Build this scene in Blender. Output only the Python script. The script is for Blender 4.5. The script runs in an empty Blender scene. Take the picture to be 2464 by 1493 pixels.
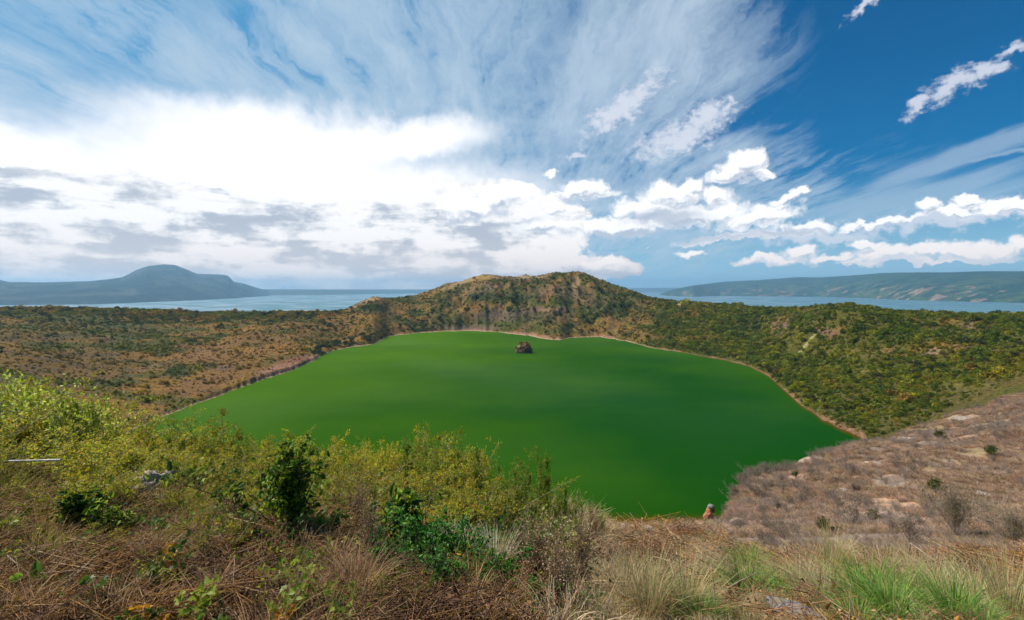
import bpy, math, random
import numpy as np
from mathutils import Vector, Matrix
SC = bpy.context.scene
COL = SC.collection
R = math.radians
F, CX, HZ, CAMZ = 1232.0, 1232.0, 695.0, 130.0     # focal length, centre column and horizon row of the 2464 px wide photograph, eye height above the lake

def at(x, row, D):
    return ((x-CX)/F*D, D, CAMZ-(row-HZ)/F*D)

# ---------------------------------------------------------------- numpy noise
_TAB = [np.random.RandomState(1000+k).rand(512, 512).astype(np.float32) for k in range(8)]
def vnoise(x, y, seed=0):
    """value noise from tables of random numbers"""
    x = np.asarray(x, dtype=np.float64)+seed*13.37; y = np.asarray(y, dtype=np.float64)-seed*7.13
    xi = np.floor(x); yi = np.floor(y); fx = (x-xi).astype(np.float32); fy = (y-yi).astype(np.float32)
    fx = fx*fx*(3-2*fx); fy = fy*fy*(3-2*fy)
    xi = xi.astype(np.int32); yi = yi.astype(np.int32); tb = _TAB[seed % 8].ravel()
    x0 = (xi & 511) << 9; x1 = ((xi+1) & 511) << 9; y0 = yi & 511; y1 = (yi+1) & 511
    a = tb[x0 | y0]; b = tb[x1 | y0]; c = tb[x0 | y1]; d = tb[x1 | y1]
    a += (b-a)*fx; c += (d-c)*fx
    return a+(c-a)*fy
def fbm(x, y, oct=4, seed=0, gain=.5):
    s = 0; a = 1; t = 0
    for o in range(oct):
        c, q = math.cos(o*1.1+.3), math.sin(o*1.1+.3)
        s = s + a*vnoise((x*c-y*q)*2**o+o*17.3, (x*q+y*c)*2**o-o*9.1, seed+o); t += a; a *= gain
    return s/t
def ridged(x, y, oct=3, seed=0):
    s = 0; a = 1; t = 0
    for o in range(oct):
        s = s + a*(1-np.abs(2*vnoise(x*2**o+o*7.7, y*2**o+o*3.3, seed+o)-1)); t += a; a *= .5
    return s/t
def sstep(a, b, x):
    t = np.clip((x-a)/(b-a), 0, 1); return t*t*(3-2*t)

# ---------------------------------------------------------------- naming and linking
def tag(o, label=None, cat=None, group=None, kind=None):
    if label: o['label'] = label
    if cat: o['category'] = cat
    if group: o['group'] = group
    if kind: o['kind'] = kind
    return o
def mesh_np(name, v, faces, mats, smooth=False, mi=None, col=None, cname='cover'):
    """faces: array (n,3) or (n,4), or a list of such arrays"""
    me = bpy.data.meshes.new(name)
    v = np.asarray(v, dtype=np.float32)
    fl = faces if isinstance(faces, list) else [faces]
    fl = [np.asarray(f, dtype=np.int32) for f in fl if len(f)]
    nl = sum(f.size for f in fl); nf = sum(len(f) for f in fl)
    me.vertices.add(len(v)); me.vertices.foreach_set('co', v.ravel())
    me.loops.add(nl); me.polygons.add(nf)
    me.loops.foreach_set('vertex_index', np.concatenate([f.ravel() for f in fl]))
    sizes = np.concatenate([np.full(len(f), f.shape[1], dtype=np.int32) for f in fl])
    starts = np.concatenate([[0], np.cumsum(sizes)[:-1]]).astype(np.int32)
    me.polygons.foreach_set('loop_start', starts)
    if smooth: me.polygons.foreach_set('use_smooth', np.ones(nf, dtype=bool))
    for m in (mats if isinstance(mats, (list, tuple)) else [mats]): me.materials.append(m)
    if mi is not None: me.polygons.foreach_set('material_index', np.asarray(mi, dtype=np.int32))
    me.update(calc_edges=True); me.validate()
    if col is not None:
        at_ = me.color_attributes.new(cname, 'FLOAT_COLOR', 'POINT')
        c4 = np.ones((len(v), 4), dtype=np.float32); c4[:, :3] = col
        at_.data.foreach_set('color', c4.ravel())
    return me
def link(me, name, parent=None, loc=(0, 0, 0), rotz=0):
    o = bpy.data.objects.new(name, me); COL.objects.link(o)
    o.location = loc; o.rotation_euler = (0, 0, rotz)
    if parent: o.parent = parent
    return o
def empty(name, loc, rotz=0):
    o = bpy.data.objects.new(name, None); COL.objects.link(o); o.location = loc; o.rotation_euler = (0, 0, rotz)
    o.empty_display_size = .2
    return o
def dup(root, loc, rotz=0, scale=1.0):
    r = root.copy(); COL.objects.link(r); r.location = loc; r.rotation_euler = (0, 0, rotz)
    r.scale = (scale,)*3 if not hasattr(scale, '__len__') else scale
    for ch in list(root.children):
        c = ch.copy(); COL.objects.link(c); c.parent = r
    return r

# ---------------------------------------------------------------- materials
def newmat(name):
    m = bpy.data.materials.new(name); m.use_nodes = True; m.node_tree.nodes.clear(); return m, m.node_tree
class T:
    """tiny helper for writing node trees as expressions"""
    def __init__(s, nt): s.nt = nt
    def n(s, typ, **kw):
        o = s.nt.nodes.new(typ)
        for k, v in kw.items(): setattr(o, k, v)
        return o
    def put(s, sock, v):
        if isinstance(v, bpy.types.NodeSocket): s.nt.links.new(v, sock)
        else: sock.default_value = v
    def m(s, op, a, b=None, c=None, clamp=False):
        o = s.n('ShaderNodeMath', operation=op, use_clamp=clamp)
        s.put(o.inputs[0], a)
        if b is not None: s.put(o.inputs[1], b)
        if c is not None: s.put(o.inputs[2], c)
        return o.outputs[0]
    def v(s, op, a, b=None, scale=None):
        o = s.n('ShaderNodeVectorMath', operation=op)
        s.put(o.inputs[0], a)
        if b is not None: s.put(o.inputs[1], b)
        if scale is not None: s.put(o.inputs['Scale'], scale)
        return o.outputs['Value'] if op in ('LENGTH', 'DOT_PRODUCT', 'DISTANCE') else o.outputs['Vector']
    def xyz(s, a):
        o = s.n('ShaderNodeSeparateXYZ'); s.put(o.inputs[0], a); return o.outputs
    def comb(s, x, y, z=0.0):
        o = s.n('ShaderNodeCombineXYZ'); s.put(o.inputs[0], x); s.put(o.inputs[1], y); s.put(o.inputs[2], z); return o.outputs[0]
    def noise(s, vec, scale=1.0, detail=4.0, rough=.5, color=False, dist=0.0, dim='3D'):
        o = s.n('ShaderNodeTexNoise', noise_dimensions=dim); s.put(o.inputs['Vector'], vec)
        o.inputs['Scale'].default_value = scale; o.inputs['Detail'].default_value = detail
        o.inputs['Roughness'].default_value = rough; o.inputs['Distortion'].default_value = dist
        return o.outputs['Color'] if color else o.outputs[0]
    def mr(s, x, a, b, c=0.0, d=1.0, smooth=True):
        o = s.n('ShaderNodeMapRange'); o.interpolation_type = 'SMOOTHSTEP' if smooth else 'LINEAR'
        s.put(o.inputs[0], x)
        for i, q in enumerate((a, b, c, d)): s.put(o.inputs[i+1], q)
        return o.outputs[0]
    def mix(s, f, a, b, mode='MIX'):
        o = s.n('ShaderNodeMix', data_type='RGBA', blend_type=mode); o.clamp_factor = True
        s.put(o.inputs[0], f)
        s.put(o.inputs[6], a if isinstance(a, bpy.types.NodeSocket) else tuple(a)+(1,))
        s.put(o.inputs[7], b if isinstance(b, bpy.types.NodeSocket) else tuple(b)+(1,))
        return o.outputs[2]
    def ramp(s, f, stops, interp='LINEAR'):
        o = s.n('ShaderNodeValToRGB'); o.color_ramp.interpolation = interp; s.put(o.inputs[0], f)
        e = o.color_ramp.elements
        while len(e) < len(stops): e.new(.5)
        for i, (p, c) in enumerate(stops): e[i].position = p; e[i].color = tuple(c)+(1,)
        return o.outputs[0]

def leaf_mat(name, cols, trans=.35, rough=.5, gloss=.25, vary=.25, instancer=False):
    """leaf by leaf colour variation (random per island), a little translucency"""
    m, nt = newmat(name); t = T(nt)
    g = t.n('ShaderNodeNewGeometry')
    st = [((i+.0)/len(cols), c) for i, c in enumerate(cols)]
    c = t.ramp(g.outputs['Random Per Island'], st, 'LINEAR')
    oi = t.n('ShaderNodeObjectInfo')
    val = t.m('MULTIPLY_ADD', oi.outputs['Random'], vary*2, 1-vary)
    if instancer:
        a = t.n('ShaderNodeAttribute', attribute_type='INSTANCER', attribute_name='tint')
        c = t.mix(1.0, c, a.outputs['Color'], 'MULTIPLY')
    c = t.v('SCALE', c, scale=val)
    b = t.n('ShaderNodeBsdfPrincipled'); t.put(b.inputs['Base Color'], c)
    b.inputs['Roughness'].default_value = rough; b.inputs['Specular IOR Level'].default_value = gloss
    tr = t.n('ShaderNodeBsdfTranslucent'); t.put(tr.inputs[0], c)
    mx = t.n('ShaderNodeMixShader'); mx.inputs[0].default_value = trans
    nt.links.new(b.outputs[0], mx.inputs[1]); nt.links.new(tr.outputs[0], mx.inputs[2])
    o = t.n('ShaderNodeOutputMaterial'); nt.links.new(mx.outputs[0], o.inputs[0])
    return m
def solid_mat(name, c1, c2, scale=8.0, rough=.85, bump=.3, spec=.2, detail=6):
    m, nt = newmat(name); t = T(nt)
    tc = t.n('ShaderNodeTexCoord')
    nz = t.noise(tc.outputs['Object'], scale, detail, .6)
    c = t.mix(t.mr(nz, .35, .65), c1, c2)
    b = t.n('ShaderNodeBsdfPrincipled'); t.put(b.inputs['Base Color'], c)
    b.inputs['Roughness'].default_value = rough; b.inputs['Specular IOR Level'].default_value = spec
    bp = t.n('ShaderNodeBump'); bp.inputs['Strength'].default_value = bump; t.put(bp.inputs['Height'], nz)
    nt.links.new(bp.outputs[0], b.inputs['Normal'])
    o = t.n('ShaderNodeOutputMaterial'); nt.links.new(b.outputs[0], o.inputs[0])
    return m
HAZE = 3.1e-5
# ================================================================ camera, sun
cam = bpy.data.cameras.new('camera'); co = bpy.data.objects.new('camera', cam); COL.objects.link(co)
cam.sensor_width = 36; cam.lens = 18; cam.shift_y = -51.5/2464; cam.clip_start = .05; cam.clip_end = 120000
co.location = (0, 0, CAMZ); co.rotation_euler = (R(90), 0, 0); SC.camera = co
SUN_AZ, SUN_EL = -72.0, 50.0
sd = Vector((math.sin(R(SUN_AZ))*math.cos(R(SUN_EL)), math.cos(R(SUN_AZ))*math.cos(R(SUN_EL)), math.sin(R(SUN_EL))))
sl = bpy.data.lights.new('sun', 'SUN'); sl.energy = 5.0; sl.angle = R(.6); sl.color = (1, .93, .82)
so = bpy.data.objects.new('sun', sl); COL.objects.link(so); so.rotation_euler = sd.to_track_quat('Z', 'Y').to_euler(); so.location = sd*900
SC.view_settings.view_transform = 'Standard'; SC.view_settings.look = 'None'; SC.view_settings.gamma = 1
SC.view_settings.exposure = 0.36
SC.cycles.use_adaptive_sampling = True; SC.cycles.adaptive_threshold = .03; SC.cycles.use_denoising = True; SC.cycles.time_limit = 900
SC.cycles.max_bounces = 4; SC.cycles.diffuse_bounces = 2; SC.cycles.glossy_bounces = 2; SC.cycles.transmission_bounces = 2; SC.cycles.volume_bounces = 0; SC.cycles.transparent_max_bounces = 4

# ================================================================ sky: Nishita sky with procedural clouds laid out by direction (azimuth, elevation)
def azel(x, y):
    a = math.atan((x-CX)/F); e = math.atan((HZ-y)/F*math.cos(a)); return a*F, e*F
def build_world():
    w = bpy.data.worlds.new('World'); SC.world = w; w.use_nodes = True
    nt = w.node_tree; nt.nodes.clear(); t = T(nt)
    sky = t.n('ShaderNodeTexSky'); sky.sky_type = 'NISHITA'; sky.sun_disc = False
    sky.sun_elevation = R(SUN_EL); sky.sun_rotation = R(SUN_AZ % 360); sky.altitude = 100
    sky.air_density = 1.0; sky.dust_density = .6; sky.ozone_density = 3.0
    tc = t.n('ShaderNodeTexCoord'); d = t.v('NORMALIZE', tc.outputs['Generated'])
    x, y, z = t.xyz(d)
    A = t.m('MULTIPLY', t.m('ARCTAN2', x, y), F)
    E = t.m('MULTIPLY', t.m('ARCSINE', z), F)
    P = t.comb(A, E)

    def ell_group(name, ells):
        """node group: P -> smallest normalised ellipse distance"""
        g = bpy.data.node_groups.new(name, 'ShaderNodeTree')
        g.interface.new_socket('P', in_out='INPUT', socket_type='NodeSocketVector')
        g.interface.new_socket('d', in_out='OUTPUT', socket_type='NodeSocketFloat')
        u = T(g); gi = u.n('NodeGroupInput'); go = u.n('NodeGroupOutput')
        p = gi.outputs[0]; best = None
        for (cx, cy, rx, ry, *ang) in ells:
            a0, e0 = azel(cx, cy); a1, _ = azel(cx+rx, cy); a2, _ = azel(cx-rx, cy); _, e1 = azel(cx, cy-ry); _, e2 = azel(cx, cy+ry)
            sa, se = (a1-a2)/2, (e1-e2)/2
            q = u.v('SUBTRACT', p, (a0, e0, 0))
            if ang and ang[0]:
                c, s = math.cos(R(ang[0])), math.sin(R(ang[0]))
                q = u.comb(u.v('DOT_PRODUCT', q, (c/sa, s/sa, 0)), u.v('DOT_PRODUCT', q, (-s/se, c/se, 0)))
            else:
                q = u.v('MULTIPLY', q, (1/sa, 1/se, 0))
            l = u.v('LENGTH', q)
            best = l if best is None else u.m('SMOOTH_MIN', best, l, .18)
        g.links.new(best, go.inputs[0])
        return g
    def ev(g, p):
        o = t.n('ShaderNodeGroup'); o.node_tree = g; t.put(o.inputs[0], p); return o.outputs[0]

    def ns(p, scale, detail, rough=.5, color=False): return t.noise(p, scale, detail, rough, color, dim='2D')
    def vor(p, scale, detail=2.0, rough=.55):
        o = t.n('ShaderNodeTexVoronoi'); o.voronoi_dimensions = '2D'; o.feature = 'F1'; o.normalize = True; t.put(o.inputs['Vector'], p)
        o.inputs['Scale'].default_value = scale; o.inputs['Detail'].default_value = detail; o.inputs['Roughness'].default_value = rough
        return o.outputs['Distance']
    half = (.5, .5, .5)
    W1 = t.v('SUBTRACT', ns(P, .0055, 5, .58, True), half)        # two shared fields of turbulence, one broad and one fine
    W2 = t.v('SUBTRACT', ns(P, .020, 4, .60, True), half)
    def wp(amp1, amp2=0.0):
        q = t.v('ADD', P, t.v('SCALE', W1, scale=amp1)) if amp1 else P
        return t.v('ADD', q, t.v('SCALE', W2, scale=amp2)) if amp2 else q
    w1x, w1y, w1z = t.xyz(W1); w2x, w2y, w2z = t.xyz(W2)
    B0 = vor(wp(0, 22), .028, 2.5, .6)                            # billows
    # ---- base blue
    base = t.v('MULTIPLY', sky.outputs[0], (.010, .50, .80))
    # ---- high cirrus: streaks on a flat layer far up, running towards a vanishing point on the horizon
    za = t.m('ADD', t.m('MAXIMUM', z, .02), .10)
    va = R(-3)
    uu = t.m('DIVIDE', t.v('DOT_PRODUCT', d, (math.cos(va), -math.sin(va), 0)), za)
    vv = t.m('DIVIDE', t.v('DOT_PRODUCT', d, (math.sin(va), math.cos(va), 0)), za)
    C = t.comb(uu, vv)
    Cw = t.v('ADD', C, t.v('SCALE', W1, scale=.22))
    n1 = ns(t.v('MULTIPLY', Cw, (3.8, .9, 1)), 1.0, 5, .62)
    n2 = ns(t.v('MULTIPLY', t.v('ADD', Cw, (3, 3, 0)), (17, 2.6, 1)), 1.0, 5, .62)
    n3 = ns(t.v('ADD', Cw, (7.3, 2.2, 0)), 1.0, 3, .55)
    n4 = ns(t.v('MULTIPLY', Cw, (7.5, 4.4, 1)), 1.0, 4, .62)
    cir = t.m('ADD', t.m('ADD', t.m('MULTIPLY', n1, .38), t.m('MULTIPLY', n2, .26)), t.m('ADD', t.m('MULTIPLY', n3, .18), t.m('MULTIPLY', n4, .18)))
    veil = ell_group('veil', [(800, 300, 900, 560), (1430, 150, 420, 420), (100, 60, 500, 300), (1450, 470, 600, 190)])
    dv = ev(veil, wp(200))
    vin = t.mr(dv, 1.22, .50)
    blue = ell_group('blue', [(190, 150, 330, 80, -16), (60, 40, 200, 60, -20), (560, 40, 200, 60, -10), (1330, 60, 150, 90, 70), (420, 230, 260, 50, -12)])
    bl = t.mr(ev(blue, wp(150)), 1.35, .1, 0, .085)
    ca = t.mr(t.m('SUBTRACT', t.m('ADD', cir, t.m('MULTIPLY', t.m('SUBTRACT', vin, 1.0), .30)), bl), .30, .66)
    ca = t.m('MULTIPLY', t.m('MULTIPLY_ADD', ca, .58, .30), t.mr(dv, 1.25, .80))
    ca = t.m('MULTIPLY', ca, t.mr(t.m('SUBTRACT', cir, t.m('MULTIPLY', t.m('SUBTRACT', 1.0, vin), .16)), .33, .45))
    # fine streaks fanning up on the right
    st = ell_group('streak', [(2330, 375, 430, 34, 17), (2180, 480, 420, 55, 6), (2440, 370, 300, 9, 8)])
    ds = ev(st, wp(40))
    rot = R(17)
    sn = ns(t.comb(t.m('MULTIPLY', t.v('DOT_PRODUCT', P, (math.cos(rot), math.sin(rot), 0)), .003), t.m('MULTIPLY', t.v('DOT_PRODUCT', P, (-math.sin(rot), math.cos(rot), 0)), .045)), 1, 4, .6)
    sa = t.m('MULTIPLY', t.mr(t.m('SUBTRACT', t.m('MULTIPLY', sn, 1.3), ds), -.5, .35), .48)
    # ---- bright sunlit milky cloud, left of centre
    glow = ell_group('glow', [(620, 440, 560, 150), (60, 400, 330, 120), (180, 470, 500, 120), (950, 500, 400, 120), (960, 340, 240, 60, 10), (700, 350, 380, 90)])
    ga = t.mr(ev(glow, wp(120, 30)), 1.4, .50)
    # ---- layered low cloud of the left half, with flat grey bases
    low = ell_group('lowcloud', [(300, 600, 800, 120), (900, 600, 560, 110), (1180, 540, 250, 85), (1330, 645, 220, 32), (250, 470, 420, 60), (1060, 475, 120, 40), (1200, 470, 90, 36)])
    dl = t.m('ADD', ev(low, wp(50, 30)), t.m('MULTIPLY', t.m('SUBTRACT', B0, .33), .30))
    la = t.mr(dl, 1.04, .94)
    sp = t.v('ADD', t.v('MULTIPLY', P, (.0032, .0150, 1)), t.v('SCALE', W1, scale=.5))
    s1 = ns(sp, 1.4, 5, .58)
    s2 = ns(t.v('ADD', t.v('MULTIPLY', P, (.009, .018, 1)), (5, 5, 5)), 1.2, 5, .62)
    gz = t.mr(E, 20, 235, 1, 0, False)            # nearer the horizon the cloud bases show more
    gsh = t.mr(t.m('ADD', t.m('ADD', t.m('MULTIPLY', s1, .60), t.m('MULTIPLY', s2, .36)), t.m('ADD', t.m('MULTIPLY', B0, .10), t.m('MULTIPLY', gz, .065))), .488, .640)
    gsh = t.m('MULTIPLY', gsh, t.mr(E, 300, 170))
    # ---- cumulus, one by one
    cums = [(1785, 396, 56, 40, 0), (1768, 424, 70, 18, 0), (1838, 420, 38, 14, -8),
            (1400, 452, 58, 23, 0), (1400, 469, 84, 13, 0), (1325, 420, 16, 11), (1620, 470, 84, 34), (1660, 450, 34, 20), (1725, 472, 46, 26), (1560, 507, 110, 28),
            (1650, 520, 170, 30), (1820, 525, 110, 26, 8), (1895, 473, 54, 12, 20), (1480, 547, 150, 22), (1300, 540, 80, 18), (1205, 470, 84, 34), (1130, 500, 90, 44),
            (1335, 500, 44, 20), (1930, 552, 90, 16, 6), (1800, 568, 190, 10, 3),
            (1665, 612, 32, 9), (1850, 624, 90, 14), (1925, 606, 46, 15), (2000, 618, 60, 12), (2090, 588, 56, 12), (2130, 610, 90, 24), (2230, 604, 60, 22), (2330, 600, 90, 26), (2400, 604, 60, 22), (2455, 585, 40, 26), (2230, 628, 260, 9), 
            (2130, 532, 120, 9, 6), (2290, 508, 110, 13, 5), (2330, 484, 34, 10), (2430, 500, 110, 20, 6), (2240, 495, 26, 12), (1440, 634, 66, 14)]
    cg = ell_group('cumulus', cums)
    def cfield(p, w, b):
        q = t.v('ADD', p, t.v('SCALE', w, scale=48))
        return t.m('ADD', ev(cg, q), t.m('MULTIPLY', t.m('SUBTRACT', b, .33), .70))
    d0 = cfield(P, W2, B0)
    Pu = t.v('ADD', P, (-5, 14, 0)); Wu = t.v('SUBTRACT', ns(Pu, .020, 4, .60, True), half)
    d1 = cfield(Pu, Wu, vor(t.v('ADD', Pu, t.v('SCALE', Wu, scale=22)), .028, 2.5, .6))
    edge = t.mr(E, 150, 20, .14, .26)
    cua = t.mr(t.m('ADD', d0, t.m('MULTIPLY', w2z, 1.1)), 1.20, t.m('SUBTRACT', .76, edge))
    lit = t.mr(t.m('SUBTRACT', d1, d0), -.52, .12)
    lit = t.m('MAXIMUM', lit, t.mr(d0, .45, 1.05, 0, .95))
    bel = ell_group('cloud_bellies', [(1600, 527, 95, 20), (1500, 566, 120, 10), (1700, 574, 180, 9), (1785, 430, 55, 7), (1400, 474, 60, 7), (1880, 560, 120, 9), (1330, 556, 70, 10), (1130, 545, 110, 16), (1240, 520, 60, 16), (2150, 628, 90, 7), (2340, 619, 110, 7), (1860, 634, 80, 5), (2300, 528, 150, 7), (2180, 545, 120, 6), (1665, 620, 26, 4)])
    lit = t.m('MULTIPLY', lit, t.m('SUBTRACT', 1.0, t.mr(ev(bel, wp(25, 50)), 1.5, .3, 0, .85)))
    # ---- thin torn cloud high on the right and over the middle
    wis = ell_group('wisp', [(2290, 212, 80, 38, 22), (2370, 172, 60, 26, 15), (2210, 258, 50, 20, 15), (2435, 120, 55, 18, 20), (2085, 15, 60, 14, 20), (1640, 325, 130, 46, 18), (1700, 275, 70, 34, 10), (1755, 245, 20, 12), (2260, 525, 300, 30, 4), (1980, 566, 170, 22, 3), (2440, 500, 130, 34, 6), (1500, 260, 120, 40, 30), (1380, 370, 34, 8)])
    wn = t.m('ADD', t.m('MULTIPLY', ns(t.v('MULTIPLY', P, (1, 1.6, 1)), .045, 5, .68), 1.7), t.m('MULTIPLY', B0, .5))
    wa = t.m('MULTIPLY', t.mr(t.m('ADD', ev(wis, wp(40, 60)), t.m('SUBTRACT', wn, 1.03)), 1.15, .25), .80)
    # ---- put together (values are in units of the sky, which the background then scales by 0.1)
    hor = t.mr(E, 260, -30)                       # pale air near the horizon
    base = t.mix(t.m('MULTIPLY', hor, .9), base, (4.2, 6.8, 8.6))
    leftb = t.mr(A, 500, -500)                     # paler round the sun's side
    base = t.mix(t.m('MULTIPLY', leftb, .55), base, (1.5, 4.3, 6.8))
    c = t.mix(t.m('MAXIMUM', ca, sa), base, (5.0, 6.3, 7.6))
    c = t.mix(wa, c, (7.6, 7.9, 8.8))
    c = t.mix(t.m('MULTIPLY', ga, .96), c, (11.0, 10.9, 11.2))
    lowc = t.mix(gsh, t.mix(t.mr(E, 5, 150), (10.8, 9.3, 8.6), (10.6, 10.4, 10.3)), t.mix(t.mr(E, 0, 170), (7.2, 6.6, 6.6), (4.8, 5.3, 6.2)))
    c = t.mix(la, c, lowc)
    farw = t.mr(E, 40, 130)
    cc = t.mix(lit, t.mix(farw, (8.4, 8.4, 8.8), (4.9, 5.6, 6.8)), t.mix(farw, (12.0, 10.6, 9.8), (11.4, 11.2, 11.1)))
    c = t.mix(t.m('MULTIPLY', cua, .97), c, cc)
    bg = t.n('ShaderNodeBackground'); t.put(bg.inputs[0], c); bg.inputs[1].default_value = .081
    o = t.n('ShaderNodeOutputWorld'); nt.links.new(bg.outputs[0], o.inputs[0])
build_world()
SC.world.cycles.sampling_method = 'MANUAL'; SC.world.cycles.sample_map_resolution = 512
# ================================================================ terrain: one sheet, a height field on a fan of lines of sight
def i1(x, pts):
    xs, ys = zip(*pts); return np.interp(x, xs, ys)
def zrow(row, D): return CAMZ-(row-HZ)/F*D
FX = np.concatenate([np.linspace(-1100, -60, 90, endpoint=False), np.linspace(-60, 2524, 1000, endpoint=False), np.linspace(2524, 3560, 90)])
FD = np.concatenate([np.geomspace(.25, 2.0, 24, endpoint=False), np.geomspace(2.0, 14, 170, endpoint=False), np.geomspace(14, 130, 250, endpoint=False),
                     np.geomspace(130, 280, 60, endpoint=False), np.geomspace(280, 2300, 620, endpoint=False), np.geomspace(2300, 38000, 70)])
def profile(x):
    """control distances and heights for an array of columns"""
    P = []
    one = np.ones_like(x)
    P.append((.25*one, 128.45*one))
    P.append((2.3*one, 128.42*one))
    P.append((5*one, i1(x, [(-400, 128.1), (0, 127.9), (700, 127.75), (1250, 127.35), (1500, 127.15), (2464, 127.15), (3400, 127.6)])))
    D3 = i1(x, [(0, 9), (1300, 9.5), (1500, 11), (1740, 11), (1760, 11), (2464, 11)])
    r3 = i1(x, [(-600, 1060), (0, 1120), (700, 1170), (1200, 1235), (1440, 1268), (1600, 1262), (1730, 1266), (1760, 1330), (2464, 1330), (3400, 1220)])
    P.append((D3, zrow(r3, D3)))
    D4 = i1(x, [(0, 13), (1440, 12.6), (1560, 12.6), (1800, 24), (2464, 26), (3400, 30)])
    r4 = i1(x, [(-600, 1040), (0, 1100), (700, 1170), (1200, 1245), (1440, 1276), (1600, 1270), (1720, 1268), (1790, 1266), (1900, 1258), (2080, 1232), (2464, 1195), (3400, 1020)])
    P.append((D4, zrow(r4, D4)))
    D5 = i1(x, [(0, 16), (1440, 14), (1580, 14), (1757, 36), (1860, 50), (2080, 60), (2240, 76), (2464, 100), (3400, 190)])
    r5 = i1(x, [(-600, 1045), (0, 1110), (700, 1190), (1200, 1270), (1440, 1300), (1600, 1300), (1728, 1295), (1748, 1258), (1756, 1225), (1770, 1188), (1800, 1166), (1860, 1138), (1960, 1105), (2085, 1072), (2160, 1058), (2240, 1026), (2350, 985), (2464, 945), (2700, 880), (3400, 800)])
    P.append((D5, zrow(r5, D5)))
    z5 = zrow(r5, D5)
    P.append((D5*1.15+28, z5-34-D5*.16))
    # near shore / valley
    D7 = i1(x, [(-600, 380), (0, 380), (250, 390), (400, 400), (640, 372), (1000, 300), (1460, 284), (1600, 281), (1740, 285), (1900, 320), (2060, 395), (2200, 400), (2464, 400), (3400, 420)])
    z7 = i1(x, [(-600, 45), (0, 34), (150, 16), (280, 3), (330, 0), (2085, 0), (2110, 2), (2250, 18), (2464, 44), (3400, 60)])
    P.append((D7, z7))
    sh = [(330, 1030), (400, 1000), (490, 966), (560, 940), (640, 912), (700, 893), (735, 877), (757, 868), (775, 853), (800, 845), (830, 838), (898, 829), (932, 811), (990, 803), (1070, 797), (1130, 796), (1200, 800), (1270, 808), (1310, 816), (1345, 819), (1380, 812), (1450, 811), (1500, 820), (1560, 836), (1640, 848), (1740, 866), (1800, 880), (1850, 906), (1890, 943), (1930, 978), (1980, 1009), (2040, 1040), (2088, 1066)]
    rs = i1(x, sh)
    Ds = 130*F/(rs-HZ)
    D9 = np.where(x < 330, i1(x, [(-600, 640), (0, 560), (200, 500), (330, Ds[np.argmin(abs(x-330))])]), np.where(x > 2088, i1(x, [(2088, Ds[np.argmin(abs(x-2088))]), (2250, 440), (2464, 470), (3400, 520)]), Ds))
    z9 = i1(x, [(-600, 50), (0, 36), (150, 18), (280, 4), (330, 0), (2085, 0), (2110, 3), (2250, 20), (2464, 50), (3400, 64)])
    D8 = (D7+D9)/2; z8 = np.minimum(i1(x, [(-600, 47), (0, 35), (150, 16), (330, -4), (420, -14), (2000, -14), (2085, -3), (2110, 1), (2250, 17), (2464, 46), (3400, 60)]), (z7+z9)/2+0)
    D9 = D9*(1+.022*(fbm(x/34, x*0, 3, 141)-.5)+.012*(fbm(x/9, x*0, 2, 143)-.5))
    P.append((D8, z8)); P.append((D9, z9))
    # low slope
    Dr = i1(x, [(-600, 1400), (0, 1400), (300, 1420), (600, 1500), (756, 1600), (840, 1700), (905, 1780), (1000, 1950), (1070, 2020), (1200, 2050), (1395, 2000), (1500, 1870), (1560, 1790), (1640, 1620), (1740, 1500), (1850, 1350), (1930, 1180), (2020, 1020), (2100, 980), (2250, 950), (2464, 820), (3400, 800)])
    rr = i1(x, [(-600, 750), (0, 742), (120, 741), (200, 743), (300, 745), (420, 748), (480, 754), (560, 752), (640, 754), (700, 752), (800, 750), (830, 746), (850, 737), (875, 724), (895, 716), (910, 715), (925, 718), (960, 717), (1000, 711), (1030, 702), (1060, 690), (1075, 683), (1110, 678), (1135, 668), (1160, 662), (1180, 661), (1205, 665), (1240, 667), (1262, 663), (1290, 666), (1310, 662), (1335, 656), (1360, 657), (1395, 655), (1410, 659), (1440, 672), (1470, 684), (1500, 693), (1530, 703), (1560, 716), (1600, 722), (1640, 727), (1700, 730), (1740, 733), (1800, 739), (1860, 742), (1920, 742), (1960, 739), (2000, 734), (2050, 733), (2090, 740), (2140, 748), (2200, 750), (2250, 755), (2350, 757), (2464, 757), (3400, 755)])
    zr = zrow(rr, Dr)
    gap = Dr-D9
    # spit and beach
    zb = i1(x, [(-600, 1), (450, 3), (560, 5), (650, 6.5), (740, 5), (790, 3), (1100, 2), (1300, 4), (1400, 3), (1800, 2), (2000, 2.5), (3400, 2)])
    P.append((D9+10, z9+zb))
    f1 = i1(x, [(0, .30), (756, .28), (1000, .22), (1120, .13), (1345, .28), (1500, .28), (1740, .35), (2100, .35), (2464, .35)])
    h1 = i1(x, [(0, .25), (756, .20), (905, .26), (1000, .26), (1120, .27), (1230, .26), (1345, .20), (1450, .25), (1600, .24), (1740, .22), (1900, .24), (2100, .26), (2464, .28)])
    P.append((D9+10+gap*f1, z9+zb+(zr-z9-zb)*h1))
    f2 = i1(x, [(0, .68), (756, .62), (905, .55), (1000, .5), (1120, .5), (1345, .6), (1500, .6), (1740, .66), (1900, .62), (2100, .6), (2464, .62)])
    h2 = i1(x, [(0, .58), (756, .52), (905, .55), (1000, .58), (1120, .70), (1345, .66), (1450, .62), (1600, .5), (1740, .46), (1900, .42), (2100, .46), (2464, .50)])
    P.append((D9+10+gap*f2, z9+zb+(zr-z9-zb)*h2))
    P.append((Dr-20, zr+.0*zr)); P.append((Dr+14, zr+.5))
    P.append((Dr+260, zr*.55)); P.append((Dr+900, -60*one)); P.append((Dr+2200, -190*one))
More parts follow.
